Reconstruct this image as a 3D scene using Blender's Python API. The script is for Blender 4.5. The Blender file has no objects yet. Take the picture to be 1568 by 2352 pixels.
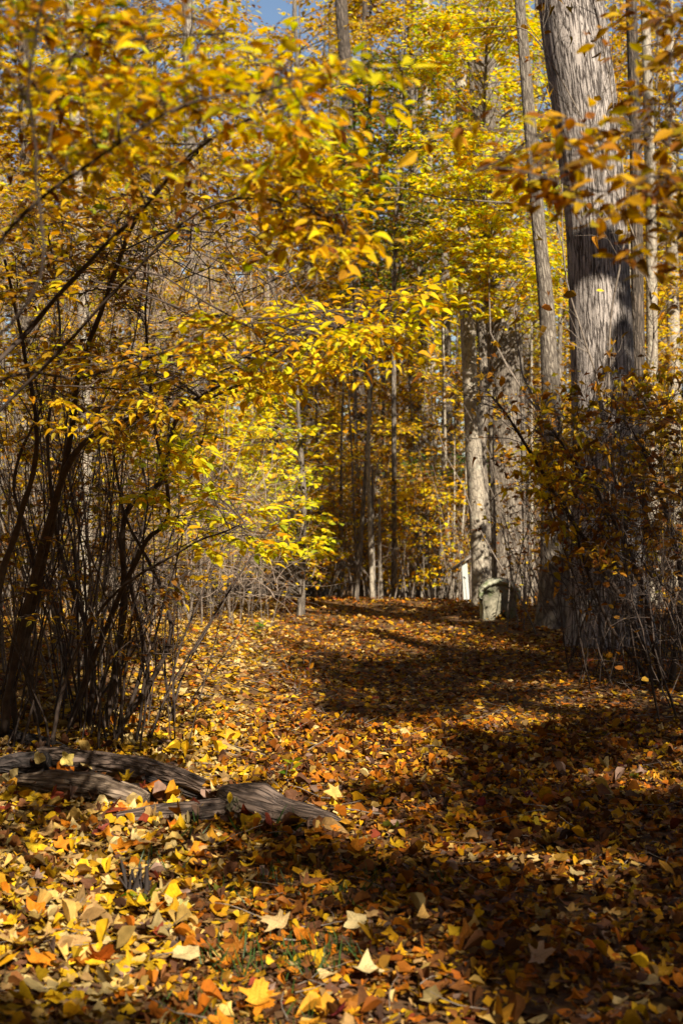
import bpy, math, random
import numpy as np
from mathutils import Matrix, Vector

rng = np.random.default_rng(11)
random.seed(11)
scn = bpy.context.scene
COL = scn.collection

# ------------------------------------------------------------------ camera, light, exposure
CAMH = 1.4
cam_d = bpy.data.cameras.new('camera'); cam = bpy.data.objects.new('camera', cam_d); COL.objects.link(cam)
cam.location = (0, 0, CAMH); cam.rotation_euler = (math.radians(90), 0, 0)
cam_d.lens = 50; cam_d.sensor_fit = 'VERTICAL'; cam_d.sensor_height = 36; cam_d.sensor_width = 24
cam_d.clip_start = 0.1; cam_d.clip_end = 3000
cam_d.dof.use_dof = True; cam_d.dof.focus_distance = 8.0; cam_d.dof.aperture_fstop = 4.0
scn.camera = cam

SUN_EL, SUN_AZ = math.radians(37), math.radians(-25)       # behind the camera, to its right
S = np.array([-math.sin(SUN_AZ)*math.cos(SUN_EL), -math.cos(SUN_AZ)*math.cos(SUN_EL), math.sin(SUN_EL)])
world = bpy.data.worlds.new('World'); scn.world = world; world.use_nodes = True
wn = world.node_tree; wn.nodes.clear()
sky = wn.nodes.new('ShaderNodeTexSky'); sky.sky_type = 'NISHITA'; sky.sun_disc = False
sky.sun_elevation = SUN_EL; sky.sun_rotation = math.atan2(S[0], S[1]); sky.dust_density = 0.6
bg = wn.nodes.new('ShaderNodeBackground'); bg.inputs['Strength'].default_value = 0.05
wo = wn.nodes.new('ShaderNodeOutputWorld')
wn.links.new(sky.outputs[0], bg.inputs[0]); wn.links.new(bg.outputs[0], wo.inputs[0])
sd = bpy.data.lights.new('sun', 'SUN'); sd.energy = 5.0; sd.angle = math.radians(0.53); sd.color = (1.0, 0.91, 0.77)
sun = bpy.data.objects.new('sun', sd); COL.objects.link(sun)
sun.rotation_euler = Vector(S).to_track_quat('Z', 'Y').to_euler(); sun.location = (0, 0, 30)
scn.view_settings.view_transform = 'Standard'; scn.view_settings.look = 'None'
scn.view_settings.exposure = 1.3; scn.view_settings.gamma = 1
cy = scn.cycles
cy.max_bounces = 7; cy.diffuse_bounces = 2; cy.glossy_bounces = 2; cy.transmission_bounces = 5
cy.transparent_max_bounces = 4; cy.caustics_reflective = False; cy.caustics_refractive = False
cy.sample_clamp_indirect = 6

# ------------------------------------------------------------------ small maths
K48 = 0.48 / 1568.0
def P(u, v, d):                                            # a place seen at (u, v) of the 1568 px wide picture, d metres away
    return np.array([(u-784)*K48*d, d, CAMH-(v-1176)*K48*d])
def ground_z(x, y):
    x = np.asarray(x, float); y = np.asarray(y, float)
    z = 0.03*np.sin(x*1.3+1)*np.sin(y*0.9) + 0.015*np.sin(x*3.1)*np.cos(y*2.3+2)
    z = z + 0.06*np.exp(-((x+2.2)/1.2)**2)*np.clip((y-5)/6, 0, 1) + 0.08*np.clip(x-3.0, 0, 2)
    z = z + .16/(1+np.exp(-np.clip((-x-.45-.06*(y-8))*4, -30, 30)))*np.clip((y-7.8)/2.5, 0, 1)*np.clip((19-y)/4, 0, 1)
    far = np.clip(y-21, 0, 26)
    return z - 0.05*far*np.clip(far/4, 0, 1)
def G(u, v):                                               # point of flat ground seen at (u, v)
    d = CAMH/((v-1176)*K48)
    x = (u-784)*K48*d
    return np.array([x, d, float(ground_z(x, d))])
def norm(a):
    return a/np.maximum(np.linalg.norm(a, axis=-1, keepdims=True), 1e-9)
def proj(p):
    p = np.asarray(p); d = np.maximum(p[..., 1], 0.05)
    return 784+p[..., 0]/(K48*d), 1176-(p[..., 2]-CAMH)/(K48*d)

# ------------------------------------------------------------------ object helpers
def make_mesh(name, V, F, mat, col=None, uv=None, smooth=False):
    """F: (n,3) or (n,4) int array, or a list of such arrays; col per vertex; uv per vertex"""
    Fs = F if isinstance(F, list) else [F]
    Fs = [f for f in Fs if len(f)]
    me = bpy.data.meshes.new(name)
    me.vertices.add(len(V)); me.vertices.foreach_set('co', np.asarray(V, np.float32).ravel())
    loops = np.concatenate([f.ravel() for f in Fs]).astype(np.int32)
    tot = np.concatenate([np.full(len(f), f.shape[1]) for f in Fs]).astype(np.int32)
    start = np.concatenate([[0], np.cumsum(tot)[:-1]]).astype(np.int32)
    me.loops.add(len(loops)); me.loops.foreach_set('vertex_index', loops)
    me.polygons.add(len(tot)); me.polygons.foreach_set('loop_start', start)
    me.polygons.foreach_set('use_smooth', np.full(len(tot), smooth))
    me.update(calc_edges=True)
    if col is not None:
        a = me.color_attributes.new('Col', 'FLOAT_COLOR', 'POINT')
        c = np.ones((len(V), 4), np.float32); c[:, :3] = col; a.data.foreach_set('color', c.ravel())
    if uv is not None:
        l = me.uv_layers.new(name='UVMap'); l.data.foreach_set('uv', np.asarray(uv, np.float32)[loops].ravel())
    me.materials.append(mat)
    return me
def link(name, me, parent=None, base=None, kind=None):
    o = bpy.data.objects.new(name, me); COL.objects.link(o)
    if parent is not None:
        o.parent = parent
    if kind: o['kind'] = kind
    return o
def tag(o, label, cat, group=None):
    o['label'] = label; o['category'] = cat
    if group: o['group'] = group
    return o
def thing(name, label, cat, base, group=None):
    o = bpy.data.objects.new(name, None); COL.objects.link(o); o.location = tuple(float(b) for b in base)
    o.empty_display_size = 0.2
    o['label'] = label; o['category'] = cat
    if group: o['group'] = group
    return o
def bse(t): return np.array(t.location)

# ------------------------------------------------------------------ materials
def mat_new(name):
    m = bpy.data.materials.new(name); m.use_nodes = True; nt = m.node_tree; nt.nodes.clear()
    return m, nt, (lambda t, **k: nn(nt, t, **k)), nt.links.new
def nn(nt, t, **k):
    n = nt.nodes.new('ShaderNode'+t)
    for a, b in k.items():
        if a.startswith('i_'):
            key = a[2:]; n.inputs[int(key) if key.isdigit() else key.replace('_', ' ')].default_value = b
        else: setattr(n, a, b)
    return n
def leaf_mat(name, trans=0.45, rough=0.55, spec=0.25, blotch=0.35, scale=45):
    m, nt, N, L = mat_new(name)
    at = N('Attribute', attribute_name='Col')
    geo = N('TexCoord')
    no = N('TexNoise', i_Scale=scale, i_Detail=3.0, i_Roughness=0.6)
    L(geo.outputs['Object'], no.inputs['Vector'])
    ra = N('MapRange', i_1=0.35, i_2=0.7, i_3=1.0, i_4=1.0-blotch); L(no.outputs[0], ra.inputs[0])
    # central and side veins from the leaf's own UV
    uvn = N('UVMap'); sep = N('SeparateXYZ'); L(uvn.outputs[0], sep.inputs[0])
    ab = N('Math', operation='ABSOLUTE'); L(sep.outputs[1], ab.inputs[0])
    side = N('Math', operation='MULTIPLY_ADD', i_1=-0.7); L(ab.outputs[0], side.inputs[0]); L(sep.outputs[0], side.inputs[2])
    sc = N('Math', operation='MULTIPLY', i_1=60.0); L(side.outputs[0], sc.inputs[0])
    sn = N('Math', operation='SINE'); L(sc.outputs[0], sn.inputs[0])
    sm = N('MapRange', i_1=0.6, i_2=1.0, i_3=1.0, i_4=0.86); L(sn.outputs[0], sm.inputs[0])
    mr = N('MapRange', i_1=0.0, i_2=0.035, i_3=0.78, i_4=1.0); L(ab.outputs[0], mr.inputs[0])
    m1 = N('Math', operation='MULTIPLY'); L(ra.outputs[0], m1.inputs[0]); L(sm.outputs[0], m1.inputs[1])
    m2 = N('Math', operation='MULTIPLY'); L(m1.outputs[0], m2.inputs[0]); L(mr.outputs[0], m2.inputs[1])
    vm = N('VectorMath', operation='SCALE'); L(at.outputs['Color'], vm.inputs[0]); L(m2.outputs[0], vm.inputs['Scale'])
    hs = N('HueSaturation', i_Saturation=1.2, i_Value=1.2); L(vm.outputs[0], hs.inputs['Color'])
    bp = N('Bump', i_Strength=0.35, i_Distance=0.004); L(m1.outputs[0], bp.inputs['Height'])
    pb = N('BsdfPrincipled', i_Roughness=rough); pb.inputs['Specular IOR Level'].default_value = spec
    L(vm.outputs[0], pb.inputs['Base Color']); L(bp.outputs[0], pb.inputs['Normal'])
    tr = N('BsdfTranslucent'); L(hs.outputs[0], tr.inputs[0])
    mx = N('MixShader', i_0=trans); L(pb.outputs[0], mx.inputs[1]); L(tr.outputs[0], mx.inputs[2])
    o = N('OutputMaterial'); L(mx.outputs[0], o.inputs[0])
    return m
def bark_mat(name, light, dark, s_scale=26, t_scale=4.0, furrow=0.35, bump=0.02, lichen=None, rough=0.85):
    m, nt, N, L = mat_new(name)
    uv = N('UVMap'); mp = N('Mapping'); mp.inputs['Scale'].default_value = (s_scale, t_scale, 1); L(uv.outputs[0], mp.inputs[0])
    nw = N('TexNoise', i_Scale=0.9, i_Detail=3.0); L(mp.outputs[0], nw.inputs['Vector'])
    ad = N('VectorMath', operation='MULTIPLY_ADD'); L(nw.outputs[1], ad.inputs[0]); ad.inputs[1].default_value = (1.6, 1.6, 0); L(mp.outputs[0], ad.inputs[2])
    vo = N('TexVoronoi', feature='DISTANCE_TO_EDGE', i_Scale=1.0); L(ad.outputs[0], vo.inputs['Vector'])
    fr = N('MapRange', i_1=0.0, i_2=furrow, i_3=0.0, i_4=1.0); L(vo.outputs['Distance'], fr.inputs[0])
    fine = N('TexNoise', i_Scale=3.0, i_Detail=6.0, i_Roughness=0.7); L(mp.outputs[0], fine.inputs['Vector'])
    big = N('TexNoise', i_Scale=1.6, i_Detail=4.0); L(uv.outputs[0], big.inputs['Vector'])
    a1 = N('Math', operation='MULTIPLY_ADD', i_1=0.5, i_2=0.0); L(fine.outputs[0], a1.inputs[0])
    hgt = N('Math', operation='ADD'); L(fr.outputs[0], hgt.inputs[0]); L(a1.outputs[0], hgt.inputs[1])
    mixv = N('MapRange', i_1=0.1, i_2=1.15, i_3=0.0, i_4=1.0); L(hgt.outputs[0], mixv.inputs[0])
    c = N('Mix', data_type='RGBA'); L(mixv.outputs[0], c.inputs['Factor'])
    c.inputs['A'].default_value = (*dark, 1); c.inputs['B'].default_value = (*light, 1)
    c2 = N('Mix', data_type='RGBA', blend_type='MULTIPLY'); c2.inputs['Factor'].default_value = 0.55
    rb = N('MapRange', i_1=0.3, i_2=0.7, i_3=0.55, i_4=1.15); L(big.outputs[0], rb.inputs[0])
    L(c.outputs['Result'], c2.inputs['A']); L(rb.outputs[0], c2.inputs['B'])
    col = c2.outputs['Result']
    if lichen:
        ln = N('TexNoise', i_Scale=9.0, i_Detail=5.0); L(uv.outputs[0], ln.inputs['Vector'])
        lr = N('MapRange', i_1=0.56, i_2=0.66, i_3=0.0, i_4=0.7); L(ln.outputs[0], lr.inputs[0])
        c3 = N('Mix', data_type='RGBA'); L(lr.outputs[0], c3.inputs['Factor']); L(col, c3.inputs['A']); c3.inputs['B'].default_value = (*lichen, 1)
        col = c3.outputs['Result']
    bp = N('Bump', i_Strength=0.9, i_Distance=bump); L(hgt.outputs[0], bp.inputs['Height'])
    pb = N('BsdfPrincipled', i_Roughness=rough); pb.inputs['Specular IOR Level'].default_value = 0.2
    L(col, pb.inputs['Base Color']); L(bp.outputs[0], pb.inputs['Normal'])
    o = N('OutputMaterial'); L(pb.outputs[0], o.inputs[0])
    return m
def noise_mat(name, c1, c2, scale=8, stretch=(1, 1, 1), bump=0.01, rough=0.85, coord='Object', c3=None, spec=0.2):
    m, nt, N, L = mat_new(name)
    tc = N('TexCoord'); mp = N('Mapping'); mp.inputs['Scale'].default_value = stretch; L(tc.outputs[coord], mp.inputs[0])
    n1 = N('TexNoise', i_Scale=scale, i_Detail=8.0, i_Roughness=0.65); L(mp.outputs[0], n1.inputs['Vector'])
    r = N('MapRange', i_1=0.35, i_2=0.65, i_3=0.0, i_4=1.0); L(n1.outputs[0], r.inputs[0])
    c = N('Mix', data_type='RGBA'); L(r.outputs[0], c.inputs['Factor']); c.inputs['A'].default_value = (*c1, 1); c.inputs['B'].default_value = (*c2, 1)
    col = c.outputs['Result']
    if c3:
        n2 = N('TexNoise', i_Scale=scale*0.35, i_Detail=5.0); L(tc.outputs[coord], n2.inputs['Vector'])
        r2 = N('MapRange', i_1=0.5, i_2=0.62, i_3=0.0, i_4=0.8); L(n2.outputs[0], r2.inputs[0])
        cc = N('Mix', data_type='RGBA'); L(r2.outputs[0], cc.inputs['Factor']); L(col, cc.inputs['A']); cc.inputs['B'].default_value = (*c3, 1)
        col = cc.outputs['Result']
    bp = N('Bump', i_Strength=0.8, i_Distance=bump); L(n1.outputs[0], bp.inputs['Height'])
    pb = N('BsdfPrincipled', i_Roughness=rough); pb.inputs['Specular IOR Level'].default_value = spec
    L(col, pb.inputs['Base Color']); L(bp.outputs[0], pb.inputs['Normal'])
    o = N('OutputMaterial'); L(pb.outputs[0], o.inputs[0])
    return m
M_LEAF = leaf_mat('living_leaf', 0.5, 0.6, 0.12, 0.22)
M_LITTER = leaf_mat('dry_leaf', 0.18, 0.65, 0.12, 0.42, 30)
M_BARK_BIG = bark_mat('furrowed_grey_bark', (0.30, 0.26, 0.23), (0.02, 0.015, 0.012), 19, 2.6, 0.15, 0.03)
def ridge_bark(name, light, dark, ss, ts, crack=.075, bump=.03):
    m, nt, N, L = mat_new(name)
    uv = N('UVMap'); outs = []
    for k, (a, b, d) in enumerate(((ss, ts, 2.0), (ss*1.9, ts*2.1, 2.0))):
        mp = N('Mapping'); mp.inputs['Scale'].default_value = (a, b, 1); mp.inputs['Location'].default_value = (k*7.3, k*3.1, 0); L(uv.outputs[0], mp.inputs[0])
        no = N('TexNoise', i_Scale=1.0, i_Detail=d, i_Roughness=0.55, i_Distortion=.35); L(mp.outputs[0], no.inputs['Vector'])
        sb_ = N('Math', operation='SUBTRACT', i_1=0.5); L(no.outputs[0], sb_.inputs[0]); ab = N('Math', operation='ABSOLUTE'); L(sb_.outputs[0], ab.inputs[0])
        r_ = N('MapRange', i_1=0.0, i_2=crack*(1 if k == 0 else .7), i_3=0.0 if k == 0 else .45, i_4=1.0); r_.interpolation_type = 'SMOOTHSTEP'; L(ab.outputs[0], r_.inputs[0]); outs.append(r_)
    ml = N('Math', operation='MULTIPLY'); L(outs[0].outputs[0], ml.inputs[0]); L(outs[1].outputs[0], ml.inputs[1])
    fn = N('TexNoise', i_Scale=60.0, i_Detail=6.0, i_Roughness=.7); L(uv.outputs[0], fn.inputs['Vector'])
    big = N('TexNoise', i_Scale=2.2, i_Detail=5.0); L(uv.outputs[0], big.inputs['Vector'])
    h = N('Math', operation='MULTIPLY_ADD', i_1=.35); L(fn.outputs[0], h.inputs[0]); L(ml.outputs[0], h.inputs[2])
    c = N('Mix', data_type='RGBA'); L(ml.outputs[0], c.inputs['Factor']); c.inputs['A'].default_value = (*dark, 1); c.inputs['B'].default_value = (*light, 1)
    mu = N('Math', operation='MULTIPLY'); r1 = N('MapRange', i_1=.3, i_2=.7, i_3=.82, i_4=1.1); r2 = N('MapRange', i_1=.3, i_2=.7, i_3=.7, i_4=1.15)
    L(big.outputs[0], r1.inputs[0]); L(fn.outputs[0], r2.inputs[0]); L(r1.outputs[0], mu.inputs[0]); L(r2.outputs[0], mu.inputs[1])
    vs = N('VectorMath', operation='SCALE'); L(c.outputs['Result'], vs.inputs[0]); L(mu.outputs[0], vs.inputs['Scale'])
    bp = N('Bump', i_Strength=1.0, i_Distance=bump); L(h.outputs[0], bp.inputs['Height'])
    pb = N('BsdfPrincipled', i_Roughness=.85); pb.inputs['Specular IOR Level'].default_value = .2; L(vs.outputs[0], pb.inputs['Base Color']); L(bp.outputs[0], pb.inputs['Normal'])
    o = N('OutputMaterial'); L(pb.outputs[0], o.inputs[0]); return m
M_BARK_BIG = ridge_bark('furrowed_grey_bark', (.36, .31, .27), (.045, .033, .026), 24, 1.8, .06, .018)
M_BARK = bark_mat('grey_bark', (0.26, 0.22, 0.17), (0.05, 0.036, 0.028), 30, 6, 0.3, 0.012)
M_BARK_PALE = bark_mat('pale_smooth_bark', (0.33, 0.28, 0.21), (0.13, 0.105, 0.08), 20, 9, 0.14, 0.005, lichen=(0.38, 0.36, 0.28))
M_BARK_DARK = bark_mat('dark_bark', (0.15, 0.115, 0.085), (0.025, 0.02, 0.016), 26, 4, 0.35, 0.02)
M_TWIG = noise_mat('twig_bark', (0.10, 0.075, 0.055), (0.22, 0.18, 0.14), 30, bump=0.002, rough=0.7)
M_TWIG_PALE = noise_mat('pale_twig_bark', (0.2, 0.14, 0.1), (0.36, 0.28, 0.21), 20, bump=0.002, rough=0.65)
M_STEM = noise_mat('shrub_stem_bark', (0.03, 0.021, 0.017), (0.075, 0.052, 0.038), 18, bump=0.004, rough=0.7)
M_SOIL = noise_mat('leaf_mould_soil', (0.035, 0.02, 0.012), (0.10, 0.055, 0.028), 14, bump=0.02, rough=0.95)
M_GRASS = leaf_mat('grass_blade', 0.3, 0.5, 0.3, 0.2)

# ------------------------------------------------------------------ leaf shapes: x along the leaf, y across, z up; unit length
def tmpl_oval(n=5, width=0.5, fold=0.12, curl=0.15):
    xs = np.linspace(0, 1, n+1)
    w = width*0.5*np.sin(np.pi*xs**0.85)*(1-0.15*xs)
    zc = -curl*(xs-0.15)**2
    V = []; F = []; uv = []
    V.append((0, 0, 0)); uv.append((0, 0))
    for i in range(1, n):
        for s in (-1, 0, 1):
            V.append((xs[i], s*w[i], zc[i]+(fold*w[i]*2 if s else 0))); uv.append((xs[i], s*w[i]))
    V.append((1, 0, zc[-1])); uv.append((1, 0))
    idx = lambda i, s: 1+(i-1)*3+(s+1)
    F += [(0, idx(1, 0), idx(1, -1)), (0, idx(1, 1), idx(1, 0))]
    for i in range(1, n-1):
        for a, b in ((-1, 0), (0, 1)):
            F += [(idx(i, a), idx(i, b), idx(i+1, b)), (idx(i, a), idx(i+1, b), idx(i+1, a))]
    e = len(V)-1
    F += [(idx(n-1, -1), idx(n-1, 0), e), (idx(n-1, 0), idx(n-1, 1), e)]
    return np.array(V, float), np.array(F), np.array(uv, float)
def tmpl_lobed(kind=0, curl=0.3, seed=0):
    r = np.random.default_rng(seed)
    if kind == 0:      # maple: five pointed lobes
        ang = [180, 150, 128, 112, 98, 84, 68, 56, 44, 30, 18, 8, 0]
        rad = [0.30, 0.34, 0.52, 0.36, 0.30, 0.52, 0.70, 0.46, 0.36, 0.42, 0.62, 0.68, 0.78]
    elif kind == 1:    # tulip tree: four blunt lobes, notched tip
        ang = [180, 150, 125, 100, 75, 55, 38, 20, 0]
        rad = [0.32, 0.46, 0.58, 0.44, 0.42, 0.56, 0.66, 0.56, 0.42]
    else:              # broad ragged leaf
        ang = [180, 140, 110, 85, 60, 35, 15, 0]
        rad = [0.36, 0.46, 0.48, 0.42, 0.5, 0.44, 0.56, 0.6]
    pts = []
    for a, q in zip(ang, rad): pts.append((math.radians(a), q*r.uniform(0.88, 1.1)))
    for a, q in list(zip(ang, rad))[-2:0:-1]: pts.append((-math.radians(a), q*r.uniform(0.88, 1.1)))
    V = [(0, 0, 0)]
    inner = [(a, q*0.5) for a, q in pts]
    ca, cb = r.uniform(-curl, curl), r.uniform(0.2, 1)*curl
    ph = r.uniform(0, 6)
    def zz(x, y):
        return 1.3*cb*(x*x*0.6+y*y) + ca*x*y*1.6 + 0.10*math.sin(5*x+ph)*math.cos(6*y+ph) - 0.25*cb*abs(y)
    for a, q in inner: x, y = q*math.cos(a), q*math.sin(a); V.append((x, y, zz(x, y)))
    for a, q in pts: x, y = q*math.cos(a), q*math.sin(a); V.append((x, y, zz(x, y)))
    n = len(pts); F = []
    for i in range(n):
        j = (i+1) % n
        F += [(0, 1+i, 1+j), (1+i, 1+n+i, 1+n+j), (1+i, 1+n+j, 1+j)]
    V = np.array(V, float); uv = V[:, :2].copy(); uv[:, 0] += 0.4
    F = np.array(F)[:, ::-1]
    return V*0.85, F, uv
def tmpl_lobed_low(seed=0, n=7):
    r = np.random.default_rng(100+seed)
    a = np.linspace(0, 2*np.pi, n, endpoint=False)+r.uniform(-.2, .2, n)
    q = np.where(np.arange(n) % 2 == 0, r.uniform(0.45, 0.62, n), r.uniform(0.24, 0.4, n))
    V = np.zeros((n+1, 3)); V[1:, 0] = q*np.cos(a); V[1:, 1] = q*np.sin(a)
    c = r.uniform(0.1, 0.5); V[:, 2] = c*V[:, 1]**2*1.5 + r.uniform(-.3, .3)*V[:, 0]*V[:, 1] + r.normal(0, .03, n+1)
    F = np.array([(0, 1+i, 1+(i+1) % n) for i in range(n)])
    uv = V[:, :2].copy(); uv[:, 0] += 0.4
    return V, F, uv
def tmpl_diamond(w=0.55):
    V = np.array([(0, 0, 0), (0.45, -w/2, 0.06), (1, 0, -0.1), (0.45, w/2, 0.06)], float)
    return V, np.array([(0, 1, 2), (0, 2, 3)]), V[:, :2].copy()
def tmpl_hex(w=0.6):
    V = np.array([(0, 0, 0), (.3, -w*.48, .05), (.72, -w*.36, 0), (1, 0, -.12), (.72, w*.36, 0), (.3, w*.48, .05), (.5, 0, -.03)], float)
    return V, np.array([(6, 0, 1), (6, 1, 2), (6, 2, 3), (6, 3, 4), (6, 4, 5), (6, 5, 0)]), V[:, :2].copy()
T_OVAL = [tmpl_oval(4, w, f, c) for w, f, c in ((.5, .12, .15), (.46, .2, .3), (.55, .05, .05), (.5, .3, .45))]
T_LOBE = [tmpl_lobed(k, c, s) for s, (k, c) in enumerate(((0, .5), (1, .45), (0, .8), (2, .7), (1, .65), (0, .35), (2, 1.0), (1, .85)))]
T_LOW = [tmpl_lobed_low(s) for s in range(6)]
T_CURL = [tmpl_oval(4, .7, .9, .6), tmpl_oval(4, .55, 1.3, -.8), tmpl_oval(4, .6, .6, 1.4)]
T_HEX = [tmpl_hex(.6), tmpl_hex(.75)]
def tmpl_quad4(w=.6):
    V = np.array([(0, 0, 0), (.4, -w*.5, .05), (1, 0, -.12), (.4, w*.5, .05), (.5, 0, -.04)], float)
    return V, np.array([(4, 0, 1), (4, 1, 2), (4, 2, 3), (4, 3, 0)]), V[:, :2].copy()
T_Q4 = [tmpl_quad4(.62), tmpl_quad4(.78)]
T_DIA = [tmpl_diamond(.6), tmpl_diamond(.75)]

class Leaves:                                               # a bag of leaf placements
    def __init__(s): s.p = []; s.a = []; s.n = []; s.s = []; s.c = []
    def add(s, p, a, n, size, c):
        s.p.append(p); s.a.append(a); s.n.append(n); s.s.append(size); s.c.append(c)
    def cat(s):
        if not s.p: return None
        return [np.concatenate(q) for q in (s.p, s.a, s.n, s.s, s.c)]
def frames(a, n):
    a = norm(a); b = norm(np.cross(n, a)); n2 = np.cross(a, b)
    return a, b, n2
def leaf_mesh(name, data, tmpls, mat, base=(0, 0, 0), jit=0.06):
    p, a, n, s, c = data
    A, B, N2 = frames(a, n)
    Vs, Fs, Cs, Us = [], [], [], []; off = 0
    which = rng.integers(0, len(tmpls), len(p))
    for k, (TV, TF, TU) in enumerate(tmpls):
        m = which == k
        if not m.any(): continue
        q = p[m][:, None, :] + s[m][:, None, None]*(TV[None, :, 0:1]*A[m][:, None]+TV[None, :, 1:2]*B[m][:, None]+TV[None, :, 2:3]*N2[m][:, None])
        cnt = m.sum(); nv = len(TV)
        Vs.append(q.reshape(-1, 3)); Fs.append((TF[None]+(np.arange(cnt)*nv)[:, None, None]+off).reshape(-1, 3)); off += cnt*nv
        cc = c[m]*(1+rng.normal(0, jit, (cnt, 1)))
        Cs.append(np.repeat(np.clip(cc, 0.005, .95), nv, 0)); Us.append(np.tile(TU, (cnt, 1)))
    V = np.concatenate(Vs)-np.asarray(base)
    return make_mesh(name, V, np.concatenate(Fs), mat, np.concatenate(Cs), np.concatenate(Us))
_leafcache = {}
def leaf_objects(name, data, tmpls, mat, parent, base, tkey):
    """each leaf its own object; meshes are shared by shape and colour"""
    p, a, n, s, c = data
    A, B, N2 = frames(a, n)
    cq = np.round(c/0.09)*0.09+0.01
    for i in range(len(p)):
        t = int(rng.integers(0, len(tmpls))); key = (tkey, t, tuple(np.round(cq[i], 3)))
        me = _leafcache.get(key)
        if me is None:
            TV, TF, TU = tmpls[t]
            me = make_mesh(name, TV, TF, mat, np.tile(np.clip(cq[i], .008, .9), (len(TV), 1)), TU); _leafcache[key] = me
        o = bpy.data.objects.new(name, me); COL.objects.link(o)
        R = Matrix(np.stack([A[i], B[i], N2[i]], 1).tolist()).to_4x4()
        q = p[i]-base
        mt = Matrix.Translation(Vector(q.tolist())) @ R @ Matrix.Scale(float(s[i]), 4)
        o.matrix_basis = mt
        o.parent = parent
def pick(data, k):
    """indices of the k leaves that show largest"""
    p, a, n, s, c = data
    u, v = proj(p); inside = (u > -5) & (u < 1573) & (v > -5) & (v < 2357) & (p[:, 1] > .5)
    sc = np.where(inside, s/np.maximum(p[:, 1], .3), 0)
    order = np.argsort(-sc); big = order[:k]; big = big[sc[big] > 0]
    rest = np.setdiff1d(np.arange(len(p)), big)
    return [q[big] for q in data], [q[rest] for q in data]

# palettes (real leaf colours)
PAL = {
 'gold': [(.80, .52, .006), (.80, .48, .005), (.72, .38, .006), (.80, .62, .01), (.60, .52, .015), (.64, .28, .006)],
 'lemon': [(.78, .72, .02), (.80, .66, .015), (.64, .64, .03), (.80, .58, .01), (.42, .48, .03)],
 'amber': [(.54, .31, .012), (.62, .39, .012), (.42, .20, .01), (.38, .28, .015), (.27, .12, .015)],
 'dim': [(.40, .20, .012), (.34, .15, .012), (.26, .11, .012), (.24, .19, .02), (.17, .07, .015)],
 'olive': [(.11, .15, .02), (.16, .18, .02), (.07, .11, .018), (.30, .25, .02)],
 'green': [(.10, .22, .03), (.14, .26, .05), (.20, .28, .05), (.08, .16, .03)],
 'rust': [(.30, .11, .018), (.22, .07, .013), (.42, .19, .02), (.15, .065, .02), (.46, .26, .03)],
 'tan': [(.38, .21, .06), (.30, .16, .055), (.24, .12, .045), (.44, .28, .09)],
 'litter': [(.60, .38, .10), (.66, .48, .19), (.66, .33, .008), (.66, .39, .012), (.54, .17, .008), (.46, .13, .008), (.28, .105, .025), (.19, .075, .025),
            (.13, .055, .025), (.085, .04, .022), (.32, .20, .14), (.24, .045, .018), (.42, .25, .09), (.58, .27, .02)],
}
def colours(name, n, mixin=None, frac=0.15):
    pal = np.array(PAL[name]); c = pal[rng.integers(0, len(pal), n)]
    if mixin:
        q = np.array(PAL[mixin]); m = rng.random(n) < frac; c[m] = q[rng.integers(0, len(q), m.sum())]
    return c

# ------------------------------------------------------------------ tubes
def tubes(Pn, R, S=4):
    """Pn (N,K,3), R (N,K) -> V, F (quads)"""
    Pn = np.asarray(Pn, float); R = np.asarray(R, float)
    N, K, _ = Pn.shape
    T = np.empty_like(Pn); T[:, 1:-1] = Pn[:, 2:]-Pn[:, :-2]; T[:, 0] = Pn[:, 1]-Pn[:, 0]; T[:, -1] = Pn[:, -1]-Pn[:, -2]
    T = norm(T)
    ref = np.where(np.abs(T[:, :, 2:3]) > .9, np.array([1., .2, 0]), np.array([0, .05, 1.]))
    X = norm(np.cross(T, ref)); Y = np.cross(T, X)
    th = np.arange(S)*2*np.pi/S
    V = Pn[:, :, None] + R[:, :, None, None]*(np.cos(th)[None, None, :, None]*X[:, :, None]+np.sin(th)[None, None, :, None]*Y[:, :, None])
    i = np.arange(K-1)[:, None]; j = np.arange(S)[None]
    q = np.stack([i*S+j, i*S+(j+1) % S, (i+1)*S+(j+1) % S, (i+1)*S+j], -1).reshape(-1, 4)
    F = (q[None]+(np.arange(N)*K*S)[:, None, None]).reshape(-1, 4)
    return V.reshape(-1, 3), F
class TB:
    def __init__(s): s.V = []; s.F = []; s.o = 0
    def add(s, Pn, R, S=4):
        if len(Pn) == 0: return
        V, F = tubes(Pn, R, S); s.V.append(V); s.F.append(F+s.o); s.o += len(V)
    def mesh(s, name, mat, base=(0, 0, 0)):
        return make_mesh(name, np.concatenate(s.V)-np.asarray(base), np.concatenate(s.F), mat, smooth=True)
def smooth_path(pts, K):
    pts = np.asarray(pts, float); n = len(pts)
    t = np.linspace(0, n-1, K); i = np.clip(t.astype(int), 0, n-2); f = (t-i)[:, None]
    g = lambda k: pts[np.clip(k, 0, n-1)]
    p0, p1, p2, p3 = g(i-1), g(i), g(i+1), g(i+2)
    return .5*((2*p1)+(-p0+p2)*f+(2*p0-5*p1+4*p2-p3)*f*f+(-p0+3*p1-3*p2+p3)*f**3)
def wander(start, d, length, K=6, wob=.25, lift=0.0):
    """random twigs: start (N,3), d (N,3), length (N,) -> (N,K,3)"""
    N = len(start); out = np.empty((N, K, 3)); out[:, 0] = start; d = norm(d.copy()); st = (length/(K-1))[:, None]
    for k in range(1, K):
        d = norm(d+rng.normal(0, wob, (N, 3))+np.array([0, 0, lift]))
        out[:, k] = out[:, k-1]+d*st
    return out
def taper(r0, K, end=.35):
    return np.asarray(r0)[:, None]*np.linspace(1, end, K)[None]
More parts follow.
